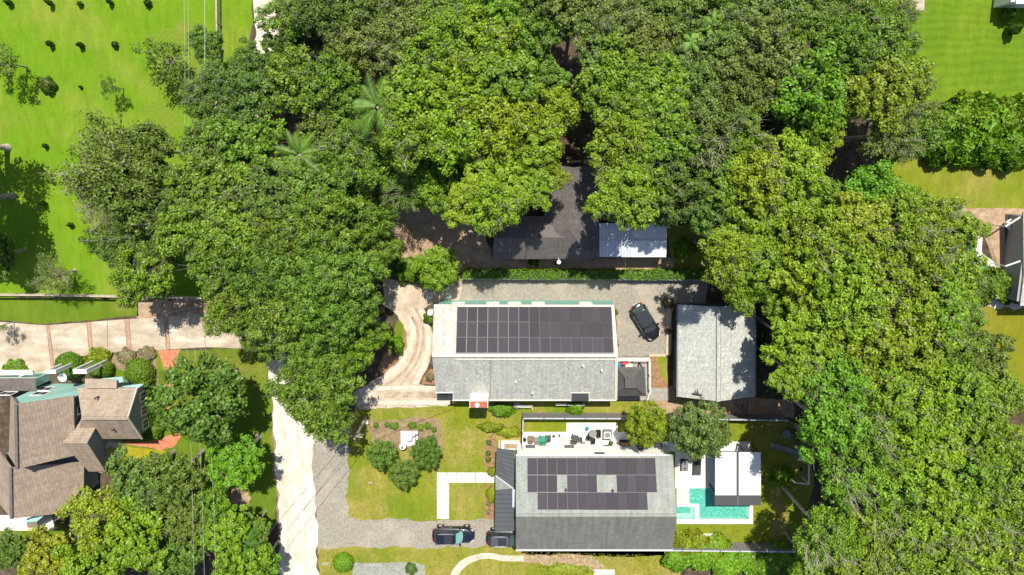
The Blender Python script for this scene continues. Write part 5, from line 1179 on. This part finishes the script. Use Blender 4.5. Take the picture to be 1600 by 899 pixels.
# ---------------------------------------------------------------- vehicles
def outline(L, Wd, n=36, e=3.2, nose=.12):
    pts = []
    for k in range(n):
        t = 2*PI*k/n; c, s = math.cos(t), math.sin(t)
        x = L/2*math.copysign(abs(c)**(2/e), c); y = Wd/2*math.copysign(abs(s)**(2/e), s)
        y *= 1 - nose*max(0, x/(L/2))**3 - nose*.6*max(0, -x/(L/2))**3
        pts.append((x, y))
    return pts
def loft(mb, layers, mi=0, cap=True):
    n = len(layers[0]); base = [p for l in layers for p in l]; f = []
    for i in range(len(layers)-1):
        for k in range(n): f.append((i*n+k, i*n+(k+1) % n, (i+1)*n+(k+1) % n, (i+1)*n+k))
    if cap: f.append(tuple(range((len(layers)-1)*n, len(layers)*n))); f.append(tuple(range(n-1, -1, -1)))
    mb.add(base, f, mi)
def car(label, loc, rot, L, Wd, Ht, paint, glass, roofm, hood, tail, rails=True, sunroof=True, name='parked_car', cat='car'):
    t = thing(name, label, cat, loc)
    def part(nm, mb, mat, par=None, sm=False):
        me = bpy.data.meshes.new(nm); me.from_pydata([tuple(v) for v in mb.v], [], mb.f)
        if sm: me.polygons.foreach_set("use_smooth", [True]*len(mb.f))
        me.update(); return link(nm, me, mat, par or t)
    o = outline(L, Wd); belt = Ht*.57
    def lay(sx, sy, z, dx=0): return [(x*sx+dx, y*sy, z) for x, y in o]
    b = MB(); loft(b, [lay(.95,.90,.24), lay(.99,.97,.38), lay(1,1,.55), lay(.995,.985,belt*.86), lay(.975,.93,belt*.97), lay(.95,.88,belt+.02)]); part('body', b, paint, sm=True)
    # cabin: glass house narrowing to the roof
    xf, xr = L/2-hood, -L/2+tail; cx = (xf+xr)/2; cl = xf-xr
    oc = outline(cl, Wd*.86, 32, 4.5, .05)
    rfl = (xf-.75, xr+.38); rl = rfl[0]-rfl[1]; rc = (rfl[0]+rfl[1])/2
    orr = outline(rl, Wd*.69, 32, 5.5, .03)
    c = MB(); loft(c, [[(x+cx, y, belt-.02) for x, y in oc], [(x+rc, y, Ht-.09) for x, y in orr]]); part('window_band', c, M['glass'])
    wsh = MB(); hw = Wd*.36; 
    a0, a1 = Vector((xf+.02, 0, belt+.01)), Vector((rfl[0]+.03, 0, Ht-.07)); nrm = Vector((Ht-.07-belt, 0, .77)).normalized()*.03
    wsh.add([a0+Vector((-.1,-hw*1.06,.03))+nrm, a0+Vector((.03,-hw*.5,0))+nrm, a0+Vector((.03,hw*.5,0))+nrm, a0+Vector((-.1,hw*1.06,.03))+nrm, a1+Vector((0,hw*.9,0))+nrm, a1+Vector((0,-hw*.9,0))+nrm], [(0,1,2,3,4,5)]); part('windshield', wsh, glass)
    rw_ = MB(); b0, b1 = Vector((xr-.0, 0, belt+.04)), Vector((rfl[1]-.03, 0, Ht-.08)); nb2 = Vector((-.5,0,.5)).normalized()*.03
    rw_.add([b0+Vector((.05,-hw,0))+nb2, b0+Vector((.05,hw,0))+nb2, b1+Vector((0,hw*.86,0))+nb2, b1+Vector((0,-hw*.86,0))+nb2], [(3,2,1,0)]); part('rear_window', rw_, glass if not sunroof else M['glass'])
    r = MB(); loft(r, [[(x+rc, y, Ht-.1) for x, y in orr], [(x*.99+rc, y*.985, Ht-.03) for x, y in orr], [(x*.93+rc, y*.9, Ht) for x, y in orr]]); part('roof', r, roofm, sm=False)
    for s in (-1, 1):
        p = MB(); p.bar((xf-.1, s*Wd*.40, belt), (rfl[0], s*Wd*.335, Ht-.06), .07, .06); p.bar((xr+.1, s*Wd*.40, belt), (rfl[1], s*Wd*.335, Ht-.06), .09, .07)
        p.bar((cx-.1, s*Wd*.425, belt), (cx-.15, s*Wd*.34, Ht-.06), .08, .05); part('pillar', p, paint)
        if rails:
            q = MB(); q.bar((rfl[1]+.2, s*Wd*.325, Ht+.03), (rfl[0]-.15, s*Wd*.325, Ht+.03), .055, .05); part('roof_rail', q, M['chrome'])
        q = MB(); q.bar((xf-.3, s*Wd*.47, belt+.05), (xf-.22, s*(Wd/2+.2), belt+.1), .2, .16); part('mirror', q, paint)
        q = MB(); q.bar((xr+.25, s*Wd*.462, belt+.01), (xf-.2, s*Wd*.462, belt+.01), .035, .03); part('window_trim', q, M['chrome'])
        q = MB(); q.bar((L/2-.42, s*Wd*.36, belt*.82), (L/2-.16, s*Wd*.27, belt*.80), .16, .14); part('headlight', q, M['lamp'])
        q = MB(); q.bar((-L/2+.2, s*Wd*.40, belt*.88), (-L/2+.12, s*Wd*.22, belt*.88), .12, .14); part('tail_light', q, M['tail'])
        for nm, dx in (('door_handle', cx+.25), ('door_handle', cx-.75)):
            q = MB(); q.bar((dx, s*Wd*.5, belt*.8), (dx+.2, s*Wd*.5, belt*.8), .05, .04); part('door_handle', q, M['chrome'])
        for x in (L/2-.95, -L/2+1.0):
            wh_ = MB(); wr = .37
            wh_.tube((x, s*(Wd/2-.24), wr), (x, s*(Wd/2+.015), wr), wr, wr*.97, 18); wo = part('wheel', wh_, M['tyre_rubber'])
            rm = MB(); rm.tube((x, s*(Wd/2+.0), wr), (x, s*(Wd/2+.03), wr), wr*.66, wr*.6, 14); part('rim', rm, M['chrome'], wo)
            ar = MB(); ar.tube((x, s*(Wd/2-.1), wr), (x, s*(Wd/2-.005), wr), wr*1.18, wr*1.18, 18); part('wheel_arch', ar, M['black'])
    if sunroof:
        q = MB(); q.box((rc+rl*.12, 0, Ht+.004), (rl*.42, Wd*.5, .02)); part('sunroof', q, M['glass'])
    q = MB(); q.bar((xf+.1, 0, belt+.025), (L/2-.35, 0, belt*.985), .03, .02); 
    for s in (-1, 1): q.bar((xf+.05, s*Wd*.2, belt+.02), (L/2-.3, s*Wd*.16, belt*.99), .03, .03)
    part('hood_crease', q, paint)
    q = MB(); q.box((L/2-.06, 0, belt*.62), (.1, Wd*.5, .26)); part('grille', q, M['black'])
    q = MB(); q.box((-L/2+.02, 0, belt*.6), (.06, .5, .14)); part('number_plate', q, M['white'])
    t.rotation_euler = (0, 0, rot); return t
M['chrome'] = flat('bright_trim', (.62,.62,.62), .25, .5, .8)
M['lamp'] = flat('lamp_glass', (.55,.56,.58), .15, .6)
M['tail'] = flat('tail_red', (.22,.012,.012), .2, .5)
M['tyre_rubber'] = flat('tyre_rubber', (.02,.02,.02), .8)
def paint(n, c):
    m, nt, b = new_mat(n); b.inputs["Base Color"].default_value = (*c,1); b.inputs["Roughness"].default_value = .28; b.inputs["Coat Weight"].default_value = .6; b.inputs["Coat Roughness"].default_value = .06; return m
pb, pk, pg = paint('navy_black_paint', (.010,.011,.02)), paint('black_car_paint', (.012,.012,.014)), paint('graphite_paint', (.03,.032,.034))
gl_t = flat('teal_windshield', (.16,.36,.31), .12, .6); gl_g = flat('greenish_glass', (.055,.085,.075), .12, .6)
roof_g = paint('greyish_roof', (.07,.072,.085))
car('black SUV with teal-tinted windshield and silver roof rails on the gravel driveway', W(708,834.5,.5)*Vector((1,1,0)) if False else Vector((W(708,838,1.0).x, W(708,838,1.0).y, 0)), 0, 5.05, 2.0, 1.78, pb, gl_t, pb, 1.45, .25)
car('dark SUV parked behind it, its nose under the metal porch roof', Vector((W(791,842,1.0).x, W(791,842,1.0).y, 0)), 0, 4.9, 1.95, 1.75, pk, gl_g, roof_g, 1.35, .25)
car('dark graphite hatchback parked at an angle on the gravel lot beside the barn', Vector((W(1009,503,.8).x, W(1009,503,.8).y, 0)), math.atan2(-49,31), 4.55, 1.88, 1.6, pk, gl_g, pg, 1.15, .3, rails=False, sunroof=False)

# ---------------------------------------------------------------- patio things
def at(px, py): p = W(px, py, .1); return p
def chair(px, py, rot, label, mat, sc=1.0, group=None):
    p = at(px, py); t = thing('patio_chair', label, 'chair', p, group); t.rotation_euler = (0,0,rot)
    def part(nm, mb, m):
        me = bpy.data.meshes.new(nm); me.from_pydata([tuple(Vector(v)*sc) for v in mb.v], [], mb.f); me.update(); return link(nm, me, m, t)
    m = MB(); m.box((0,0,.42), (.56,.56,.09)); part('seat', m, mat)
    m = MB(); m.box((0,.29,.68), (.56,.07,.52)); part('backrest', m, mat)
    for s in (-1,1):
        m = MB(); m.box((s*.3,0,.6), (.06,.56,.05)); m.box((s*.3,-.25,.5), (.05,.05,.2)); part('armrest', m, mat)
        for y in (-.24,.24): m = MB(); m.box((s*.26,y,.2), (.05,.05,.4)); part('leg', m, M['black'])
    return t
def pot(px, py, r, h, label, mat, plant=None, name='planter', cat='planter', grp=None):
    p = at(px, py); t = thing(name, label, cat, p, grp); m = MB(); m.lathe(p, [(r*.7,0),(r,h*.9),(r*1.06,h),(r*.86,h),(r*.8,h*.85)], 14); obj('pot', m, mat, t)
    m = MB(); m.lathe((p.x,p.y,p.z+h*.8), [(r*.8,0),(r*.3,.02)], 12); obj('soil', m, M['mulch'], t)
    if plant:
        c = bpy.data.objects.new('foliage', VAR['wild'][0]); C.objects.link(c); c.parent = t; c.location = (0,0,h*.9); c.scale = (r*1.1,r*1.1,r*1.3); c.color = (*COL[plant],1)
    return t
def table(px, py, r, label, mat, h=.72):
    p = at(px, py); t = thing('round_table', label, 'table', p); m = MB(); m.lathe((p.x,p.y,p.z+h-.05), [(r,0),(r,.05),(r*.97,.06)], 20); obj('tabletop', m, mat, t)
    m = MB(); m.lathe(p, [(r*.45,0),(r*.4,.03),(.05,.06),(.05,h-.05)], 12); obj('pedestal', m, M['black'], t); return t
pot(819.5,685.5,.22,.4,'small black oval pot at the left end of the white patio',M['black'])
chair(829,683,PI,'brown wicker chair near the left end of the white patio',M['brown_wall'],1.05)
chair(839,684.5,PI,'dark grey chair left of the green covered chair on the patio',M['grey'],1.0)
M['green_cloth'] = noisy('green_canvas', [(.3,(.03,.20,.11)),(.7,(.06,.30,.17))], 3, fine=8, fine_amt=.2)
chair(848,683.5,PI,'bright green canvas-covered chair on the white patio',M['green_cloth'],1.3)
chair(856,682,PI,'black round-backed chair right of the green covered chair',M['darkgrey'],1.0)
pot(865,680.5,.14,.25,'small potted plant with thin leaves right of the black chair',M['darkgrey'],'K')
pot(874,679.5,.12,.35,'slim dark pot between the potted plant and the cream bench',M['darkgrey'])
p = at(884.5,686); bt = thing('bench', 'cream slatted bench against the patio side of the farmhouse', 'bench', p)
for k in range(6): m = MB(); m.box((p.x-.48+k*.19, p.y, p.z+.44), (.165,.42,.05)); obj('slat', m, M['offwhite'], bt)
for s in (-1,1): m = MB(); m.box((p.x+s*.5,p.y,p.z+.2), (.08,.4,.4)); obj('leg', m, M['offwhite'], bt)
m = MB(); m.box((p.x,p.y+.26,p.z+.66), (1.15,.06,.4)); obj('backrest', m, M['offwhite'], bt)
chair(897,682,PI*.9,'large dark grey chair right of the cream bench',M['darkgrey'],1.25)
chair(905,685,-PI/2,'small dark chair facing the large grey chair by the bench',M['darkgrey'],.9)
p = at(911,689.5); st_ = thing('side_table', 'low grey side table at the foot of the dark chairs', 'table', p); m = MB(); m.box((p.x,p.y,p.z+.4), (.55,.22,.04)); obj('tabletop', m, M['grey'], st_)
for s in (-1,1): m = MB(); m.box((p.x+s*.22,p.y,p.z+.19), (.05,.18,.38)); obj('leg', m, M['grey'], st_)
M['blue'] = flat('blue_glaze', (.02,.20,.30), .3)
pot(917,668,.2,.45,'round blue pot at the upper left corner of the patio bump-out',M['blue'])
table(925,674,.46,'round dark table on the patio bump-out',M['grey'])
for i, (px, py, r) in enumerate([(919.5,681,2.6),(926,686,PI),(934,673,-PI/2),(934,679,-1.0)]):
    chair(px,py,r,'thin black metal chair '+['left below the round table','directly below the round table','right of the round table, upper one','right of the round table, lower one'][i],M['black'],.85,'black metal chairs round the table')
p = at(948,676); ft = thing('fire_table', 'square black-framed white fire table on the patio bump-out', 'table', p)
m = MB(); m.box((p.x,p.y,p.z+.3), (.95,1.15,.6)); obj('base', m, M['white'], ft)
m = MB()
for s in (-1,1): m.box((p.x+s*.45,p.y,p.z+.63), (.08,1.2,.06)); m.box((p.x,p.y+s*.56,p.z+.632), (.98,.1,.06))
obj('frame', m, M['darkgrey'], ft); m = MB(); m.lathe((p.x,p.y-.08,p.z+.6), [(.3,0),(.34,.06),(.24,.06),(.2,.03)], 14); obj('fire_bowl', m, M['grey'], ft)
m = MB(); m.box((p.x,p.y+.42,p.z+.62), (.8,.2,.05)); obj('shelf', m, M['grey'], ft)
pot(954,690,.2,.5,'dark pot at the lower right corner of the bump-out',M['darkgrey'],'K')
def block(name, cat, label, px, py, d, z, mat, top=None):
    p = W(px, py, z); t = thing(name, label, cat, p); m = MB(); m.box((p.x,p.y,p.z+d[2]/2), d); obj('base', m, mat, t)
    if top: m = MB(); m.box((p.x,p.y,p.z+d[2]+.03), (d[0]-.12,d[1]-.12,.06)); obj('top', m, top, t)
    return t
block('planter_box','planter','long black planter box half under the yellow-green round tree',976,692,(1.3,.7,.6),.1,M['black'],M['mulch'])
block('planter_box','planter','shorter black planter box right of the long one under the yellow-green tree',1016,693,(.9,.7,.6),.1,M['black'],M['mulch'])
sf = block('patio_sofa','sofa','low charcoal sofa on the patio in the shade of the blue-green tree',1073,701,(1.35,.75,.36),.1,M['darkgrey'],M['grey']); p = sf.location
m = MB(); m.box((p.x,p.y+.42,p.z+.45), (1.4,.14,.7)); obj('backrest', m, M['darkgrey'], sf)
for s in (-1,1): m = MB(); m.box((p.x+s*.7,p.y,p.z+.3), (.12,.75,.5)); obj('armrest', m, M['darkgrey'], sf)
ct = block('coffee_table','table','black framed table with a glass top in the middle of the patio',1068.5,725.5,(.85,1.3,.42),.1,M['black'],M['grey']); p = ct.location
m = MB(); m.box((p.x,p.y+.25,p.z+.52), (.2,.3,.06)); m.box((p.x+.02,p.y-.3,p.z+.52), (.3,.2,.06)); obj('tray', m, M['darkgrey'], ct)
lg = thing('lounger', 'black slatted lounger on the patio left of the pavilion', 'lounger', at(1088,728)); p = lg.location
for s in (-1,1): m = MB(); m.box((p.x+s*.42,p.y,p.z+.3), (.08,2.1,.1)); obj('frame_rail', m, M['black'], lg)
for k in range(9): m = MB(); m.box((p.x,p.y-.95+k*.16,p.z+.33), (.78,.11,.04)); obj('slat', m, M['darkgrey'], lg)
m = MB(); m.box((p.x,p.y+.68,p.z+.5), (.78,.7,.08), M=None); obj('backrest', m, M['black'], lg)
for s in (-1,1):
    for q in (-.95,.95): m = MB(); m.box((p.x+s*.4,p.y+q,p.z+.13), (.07,.07,.26)); obj('leg', m, M['black'], lg)
m = MB(); m.bar(at(1031,691)+Vector((0,0,.5)), at(1041,708)+Vector((0,0,.5)), .08, 1.0); tag(obj('patio_gate', m, M['black']), 'black patio gate panel set at a slant at the farmhouse corner', 'gate')
m = MB(); a, b = W(1055,843,.35), W(1121,856,.35)
m.bar(W(1058,838.5,.35), W(1122,838.5,.35), .35, .7); m.bar(W(1121,839,.35), W(1121,853,.35), .35, .7); tag(obj('garden_wall', m, M['white_wall']), 'low white garden wall above the golden bush, right of the farmhouse', 'wall')
# toys by the deck
def toy(px, py, label, cat, cols, name):
    p = W(px, py, .35); t = thing(name, label, cat, p); x, y, z = p
    return t, x, y, z
M['t_blue'] = flat('blue_plastic', (.02,.25,.50), .4); M['t_red'] = flat('red_plastic', (.55,.05,.06), .4); M['t_yel'] = flat('pale_yellow_plastic', (.72,.58,.25), .5)
t, x, y, z = toy(966,570.5,'blue plastic play tent on the deck, left of the red toy','toy',0,'play_tent')
m = MB(); m.add([(x-.45,y-.35,z),(x+.4,y-.35,z),(x+.4,y+.3,z),(x-.45,y+.3,z),(x+.05,y,z+.7)], [(0,1,4),(1,2,4),(2,3,4),(3,0,4),(3,2,1,0)]); obj('canopy', m, M['t_blue'], t); m = MB(); m.tube((x+.05,y,z+.65),(x+.05,y,z+.85),.03,.03,6); obj('pole', m, M['white'], t)
t, x, y, z = toy(975,566,'red toy car on the deck between the blue tent and yellow box','toy',0,'toy_car')
m = MB(); m.box((x,y,z+.28), (.75,.42,.3)); m.box((x-.05,y,z+.52), (.36,.36,.2)); obj('body', m, M['t_red'], t)
for sx in (-.22,.22):
    for sy in (-.22,.22): m = MB(); m.tube((x+sx,y+sy-.03,z+.12),(x+sx,y+sy+.03,z+.12),.12,.12,10); obj('wheel', m, M['black'], t)
t, x, y, z = toy(981.5,570,'pale yellow toy box on the deck right of the red toy','toy',0,'toy_box')
m = MB(); m.box((x,y,z+.2), (.75,.38,.4)); obj('box', m, M['t_yel'], t); m = MB(); m.box((x,y,z+.42), (.8,.43,.05)); obj('lid', m, M['offwhite'], t)
# white tank and pump pad on the front lawn
wp = thing('tank_pad', 'white concrete pad with well tank between the dark glossy trees', 'pad', W(640,690))
m = MB(); a, b = W(626,674,.1), W(653,697,.1); m.box(((a.x+b.x)/2,(a.y+b.y)/2,.06), (b.x-a.x,a.y-b.y,.12)); obj('slab', m, M['white_paver'], wp)
p = W(630,696,.5); tk = thing('pressure_tank', 'white round tank with dark cap at the lower left of the white pad', 'tank', p*Vector((1,1,0)))
m = MB(); m.lathe((p.x,p.y,.1), [(.36,0),(.4,.1),(.4,.85),(.3,1.02),(.1,1.06)], 18); obj('body', m, M['white'], tk); m = MB(); m.lathe((p.x,p.y,1.14), [(.13,0),(.13,.1),(.05,.12)], 12); obj('cap', m, M['darkgrey'], tk)
p = W(639,684,.5); tk = thing('filter_tank', 'white rounded filter vessel in the middle of the white pad', 'tank', p*Vector((1,1,0)))
m = MB(); m.lathe((p.x,p.y,.12), [(.3,0),(.42,.15),(.42,.6),(.28,.8),(.08,.86)], 18); obj('body', m, M['white'], tk); m = MB(); m.bar((p.x+.4,p.y,.4),(p.x+1.0,p.y+.35,.4),.08,.08); m.bar((p.x+1.0,p.y+.35,.12),(p.x+1.0,p.y+.35,.5),.08,.08); m.bar((p.x+.7,p.y-.4,.3),(p.x+.7,p.y+.5,.3),.07,.07); obj('pipe', m, M['darkgrey'], tk)
m = MB(); p = W(580,753,0); m.box((p.x,p.y,.12), (.55,.3,.24), .25); m.box((p.x,p.y,.26), (.45,.2,.04), .25); tag(obj('stone_block', m, M['tandirt']), 'small tan stone block lying on the front lawn', 'stone')
m = MB(); p = W(574,657,0); m.box((p.x,p.y,.3), (.4,.4,.6), .1); m.box((p.x,p.y,.63), (.46,.46,.06), .1); tag(obj('meter_box', m, M['offwhite']), 'small pale utility box beside the leaning pole on the front lawn', 'box')
m = MB(); p = W(508,880,0); m.add([(p.x-.4,p.y-.25,0),(p.x+.3,p.y-.25,0),(p.x+.1,p.y+.35,.9),(p.x-.1,p.y+.3,.9),(p.x-.3,p.y+.05,0),(p.x+.4,p.y+.1,0)], [(0,1,2,3),(1,5,2),(4,0,3),(5,4,3,2),(0,4,5,1)]); tag(obj('yard_sign', m, M['white']), 'small white folded board sign standing beside the sandy road', 'sign')
m = MB(); p = W(673,488,.6); m.box((p.x,p.y,.55), (.55,.5,1.1)); m.lathe((p.x,p.y,1.1), [(.3,0),(.3,.1),(.1,.2)], 10); tag(obj('water_heater', m, M['white']), 'white equipment cabinet at the left wall of the panelled house', 'cabinet')
for i, (px, py) in enumerate([(671,462),(700,463)]):
    p = W(px, py, 0); m = MB(); m.lathe((p.x,p.y,0), [(.42,0),(.4,.06),(.16,.2),(.1,.75),(.05,.8)], 12); tag(obj('drive_bollard', m, M['white']), ['left','right'][i]+' white cone-shaped bollard at the top of the curved drive', 'bollard', 'white bollards at the drive')
m = MB(); p = W(735,608,0); 
# pots along the shaded south wall
p = W(808,632,.2); m = MB(); m.lathe((p.x,p.y,0), [(.3,0),(.4,.5),(.42,.55),(.3,.55)], 14); tag(obj('planter', m, M['grey']), 'round grey planter in the shade under the panelled house eave', 'planter')
m = MB(); p = W(870,411,0); m.lathe((p.x,p.y,0), [(.2,0),(.25,.4),(.2,.5)], 10); tag(obj('garden_pot', m, M['black']), 'small dark pot between the brown house and the hedge', 'pot')
# play set in the shade at the right
ps = thing('play_set', 'dark play set with grey slide in the tree shade right of the pavilion', 'play set', W(1255,705)); p = W(1252,706,1.3); x, y = p.x, p.y
for sx in (-.6,.6):
    for sy in (-.6,.6): m = MB(); m.box((x+sx,y+sy,1.1), (.12,.12,2.2)); obj('post', m, M['grey'], ps)
m = MB(); m.box((x,y,1.2), (1.3,1.3,.1)); obj('platform', m, M['grey'], ps)
m = MB(); m.add([(x-.8,y-.75,2.1),(x+.8,y-.75,2.1),(x+.8,y,2.75),(x-.8,y,2.75),(x+.8,y+.75,2.1),(x-.8,y+.75,2.1)], [(0,1,2,3),(3,2,4,5)]); obj('canopy', m, M['galv_and_shade'], ps)
m = MB(); a, b = Vector((x-.6,y-.1,1.2)), Vector((x-3.0,y+.35,.2)); m.bar(a, b, .55, .05); m.bar(a+Vector((0,.28,.1)), b+Vector((0,.28,.1)), .06, .2); m.bar(a+Vector((0,-.28,.1)), b+Vector((0,-.28,.1)), .06, .2); obj('slide', m, M['grey'], ps)
m = MB(); a, b = Vector((x-.1,y+.7,1.2)), Vector((x-.9,y+2.4,.1)); m.bar(a+Vector((.3,0,0)), b+Vector((.3,0,0)), .07, .09); m.bar(a+Vector((-.3,0,0)), b+Vector((-.3,0,0)), .07, .09)
for k in range(5): c = a.lerp(b, (k+.5)/5); m.box((c.x,c.y,c.z), (.7,.14,.05))
obj('ladder', m, M['darkgrey'], ps)
sw_ = thing('swing_frame', 'pale L-shaped swing frame below the dark play set', 'swing', W(1264,756)); q = [W(1264,722,2.0), W(1264,757,2.0), W(1241,754,2.0)]
m = MB(); m.bar(q[0], q[1], .12, .12); m.bar(q[1], q[2], .1, .1); obj('top_bar', m, M['white'], sw_)
for c in q: m = MB(); m.bar(c, c-Vector((0,0,2.0)), .09, .09); obj('leg', m, M['white'], sw_)
m = MB(); c = q[0].lerp(q[1], .5); m.bar(c, c-Vector((.25,0,1.5)), .03, .03); m.bar(c+Vector((0,-.4,0)), c-Vector((.25,.4,1.5)), .03, .03); m.box((c.x-.25,c.y-.2,.5), (.25,.5,.05)); obj('swing_seat', m, M['black'], sw_)
m = MB(); p = W(1227,677,.3); m.lathe((p.x,p.y,0), [(.25,0),(.1,.1),(.1,.5),(.5,.62),(.5,.68),(.1,.6)], 16); tag(obj('bird_bath', m, M['grey']), 'grey round bird bath in the shade above the play set', 'bird bath')

# ---------------------------------------------------------------- pole and wires
up = thing('utility_pole', 'grey wooden utility pole with short crossarm at the left of the front lawn', 'pole', W(572,652))
b0 = W(572,652); tp = b0+Vector((.05,-.1,6.3)); m = MB(); m.tube(b0, tp, .17, .12, 10); obj('shaft', m, M['fence_wood'], up)
m = MB(); c = b0.lerp(tp, .88); m.bar(c+Vector((-.7,.1,0)), c+Vector((.7,-.1,0)), .1, .12); obj('crossarm', m, M['fence_wood'], up)
m = MB(); m.lathe((c.x+.25,c.y-.1,c.z-.9), [(.16,0),(.19,.1),(.19,.6),(.1,.66)], 10); obj('transformer', m, M['grey'], up)
def wire(label, a, b, sag=.5, r=.02, mat='grey', n=14):
    m = MB(); prev = None
    for k in range(n+1):
        t = k/n; p = a.lerp(b, t)-Vector((0,0,sag*4*t*(1-t)))
        if prev is not None: m.tube(prev, p, r, r, 5, cap=False)
        prev = p
    return tag(obj('power_line', m, M[mat]), label, 'wire', 'overhead wires')
M['wire_lite'] = flat('weathered_wire', (.45,.45,.42), .4, .5)
wire('wire from the utility pole crossing the sandy road, upper of two', tp+Vector((-.5,0,-.2)), W(380,880,5.6), .4, .022, 'darkgrey')
wire('wire from the utility pole crossing the sandy road, lower of two', tp+Vector((.5,0,-.2)), W(392,905,5.6), .4, .022, 'darkgrey')
wire('service wire from the utility pole to the panelled house eave', tp+Vector((0,0,-.3)), W(712,628,3.3), .3, .02, 'darkgrey')
wire('bright overhead wire down the left lawn, rightmost of three', W(320,520,8), W(338,930,8), .3, .014, 'wire_lite')
wire('overhead wire down the left lawn, middle of three', W(303,520,8), W(320,930,8), .3, .014, 'wire_lite')
wire('overhead wire down the left lawn, leftmost of three', W(291,520,8), W(303,930,8), .3, .014, 'wire_lite')
wire('bright overhead wire above the field near the top, beside the small round tree', W(317.5,-60,8), W(319.5,112,8), .2, .022, 'wire_lite')
wire('thin overhead wire across the field, left of a close pair', W(286,-60,8), W(288.5,220,8), .2, .012, 'wire_lite')
wire('thin overhead wire across the field, right of a close pair', W(292,-60,8), W(294.5,220,8), .2, .012, 'wire_lite')

# ---------------------------------------------------------------- grass tufts
def tufts(name, px, count, hgt, cols, z=.004, seed=1):
    rng = random.Random(seed); pts = [W(a,b) for a, b in px]; xs = [p.x for p in pts]; ys = [p.y for p in pts]; v, f = [], []
    def inside(x, y):
        r = False; j = len(pts)-1
        for i in range(len(pts)):
            if (pts[i].y > y) != (pts[j].y > y) and x < (pts[j].x-pts[i].x)*(y-pts[i].y)/(pts[j].y-pts[i].y)+pts[i].x: r = not r
            j = i
        return r
    k = 0; tries = 0
    while k < count and tries < count*8:
        tries += 1; x, y = rng.uniform(min(xs), max(xs)), rng.uniform(min(ys), max(ys))
        if not inside(x, y): continue
        k += 1
        for q in range(3):
            th = rng.uniform(0, 6.28); l = hgt*rng.uniform(.6,1.3); w_ = .035; b_ = len(v)
            v += [(x-w_*math.sin(th), y+w_*math.cos(th), z), (x+w_*math.sin(th), y-w_*math.cos(th), z), (x+math.cos(th)*l*.8, y+math.sin(th)*l*.8, z+l*.7)]; f.append((b_,b_+1,b_+2))
    me = bpy.data.meshes.new(name); me.from_pydata(v, [], f); me.update(); o = link(name, me, M['leaf']); o["kind"] = 'stuff'; o.color = (*cols, 1); return o
tufts('grass', FRONT, 5000, .11, (.17,.205,.018), seed=1)
tufts('grass', [(500,860),(815,862),(1060,868),(1065,899),(500,899)], 4000, .12, (.17,.205,.018), seed=2)
tufts('grass', [(1062,662),(1262,668),(1255,820),(1210,860),(1062,862)], 3500, .11, (.16,.20,.015), seed=4)
tufts('grass', [(270,545),(425,543),(432,820),(340,830)], 2500, .11, (.13,.2,.014), seed=5)
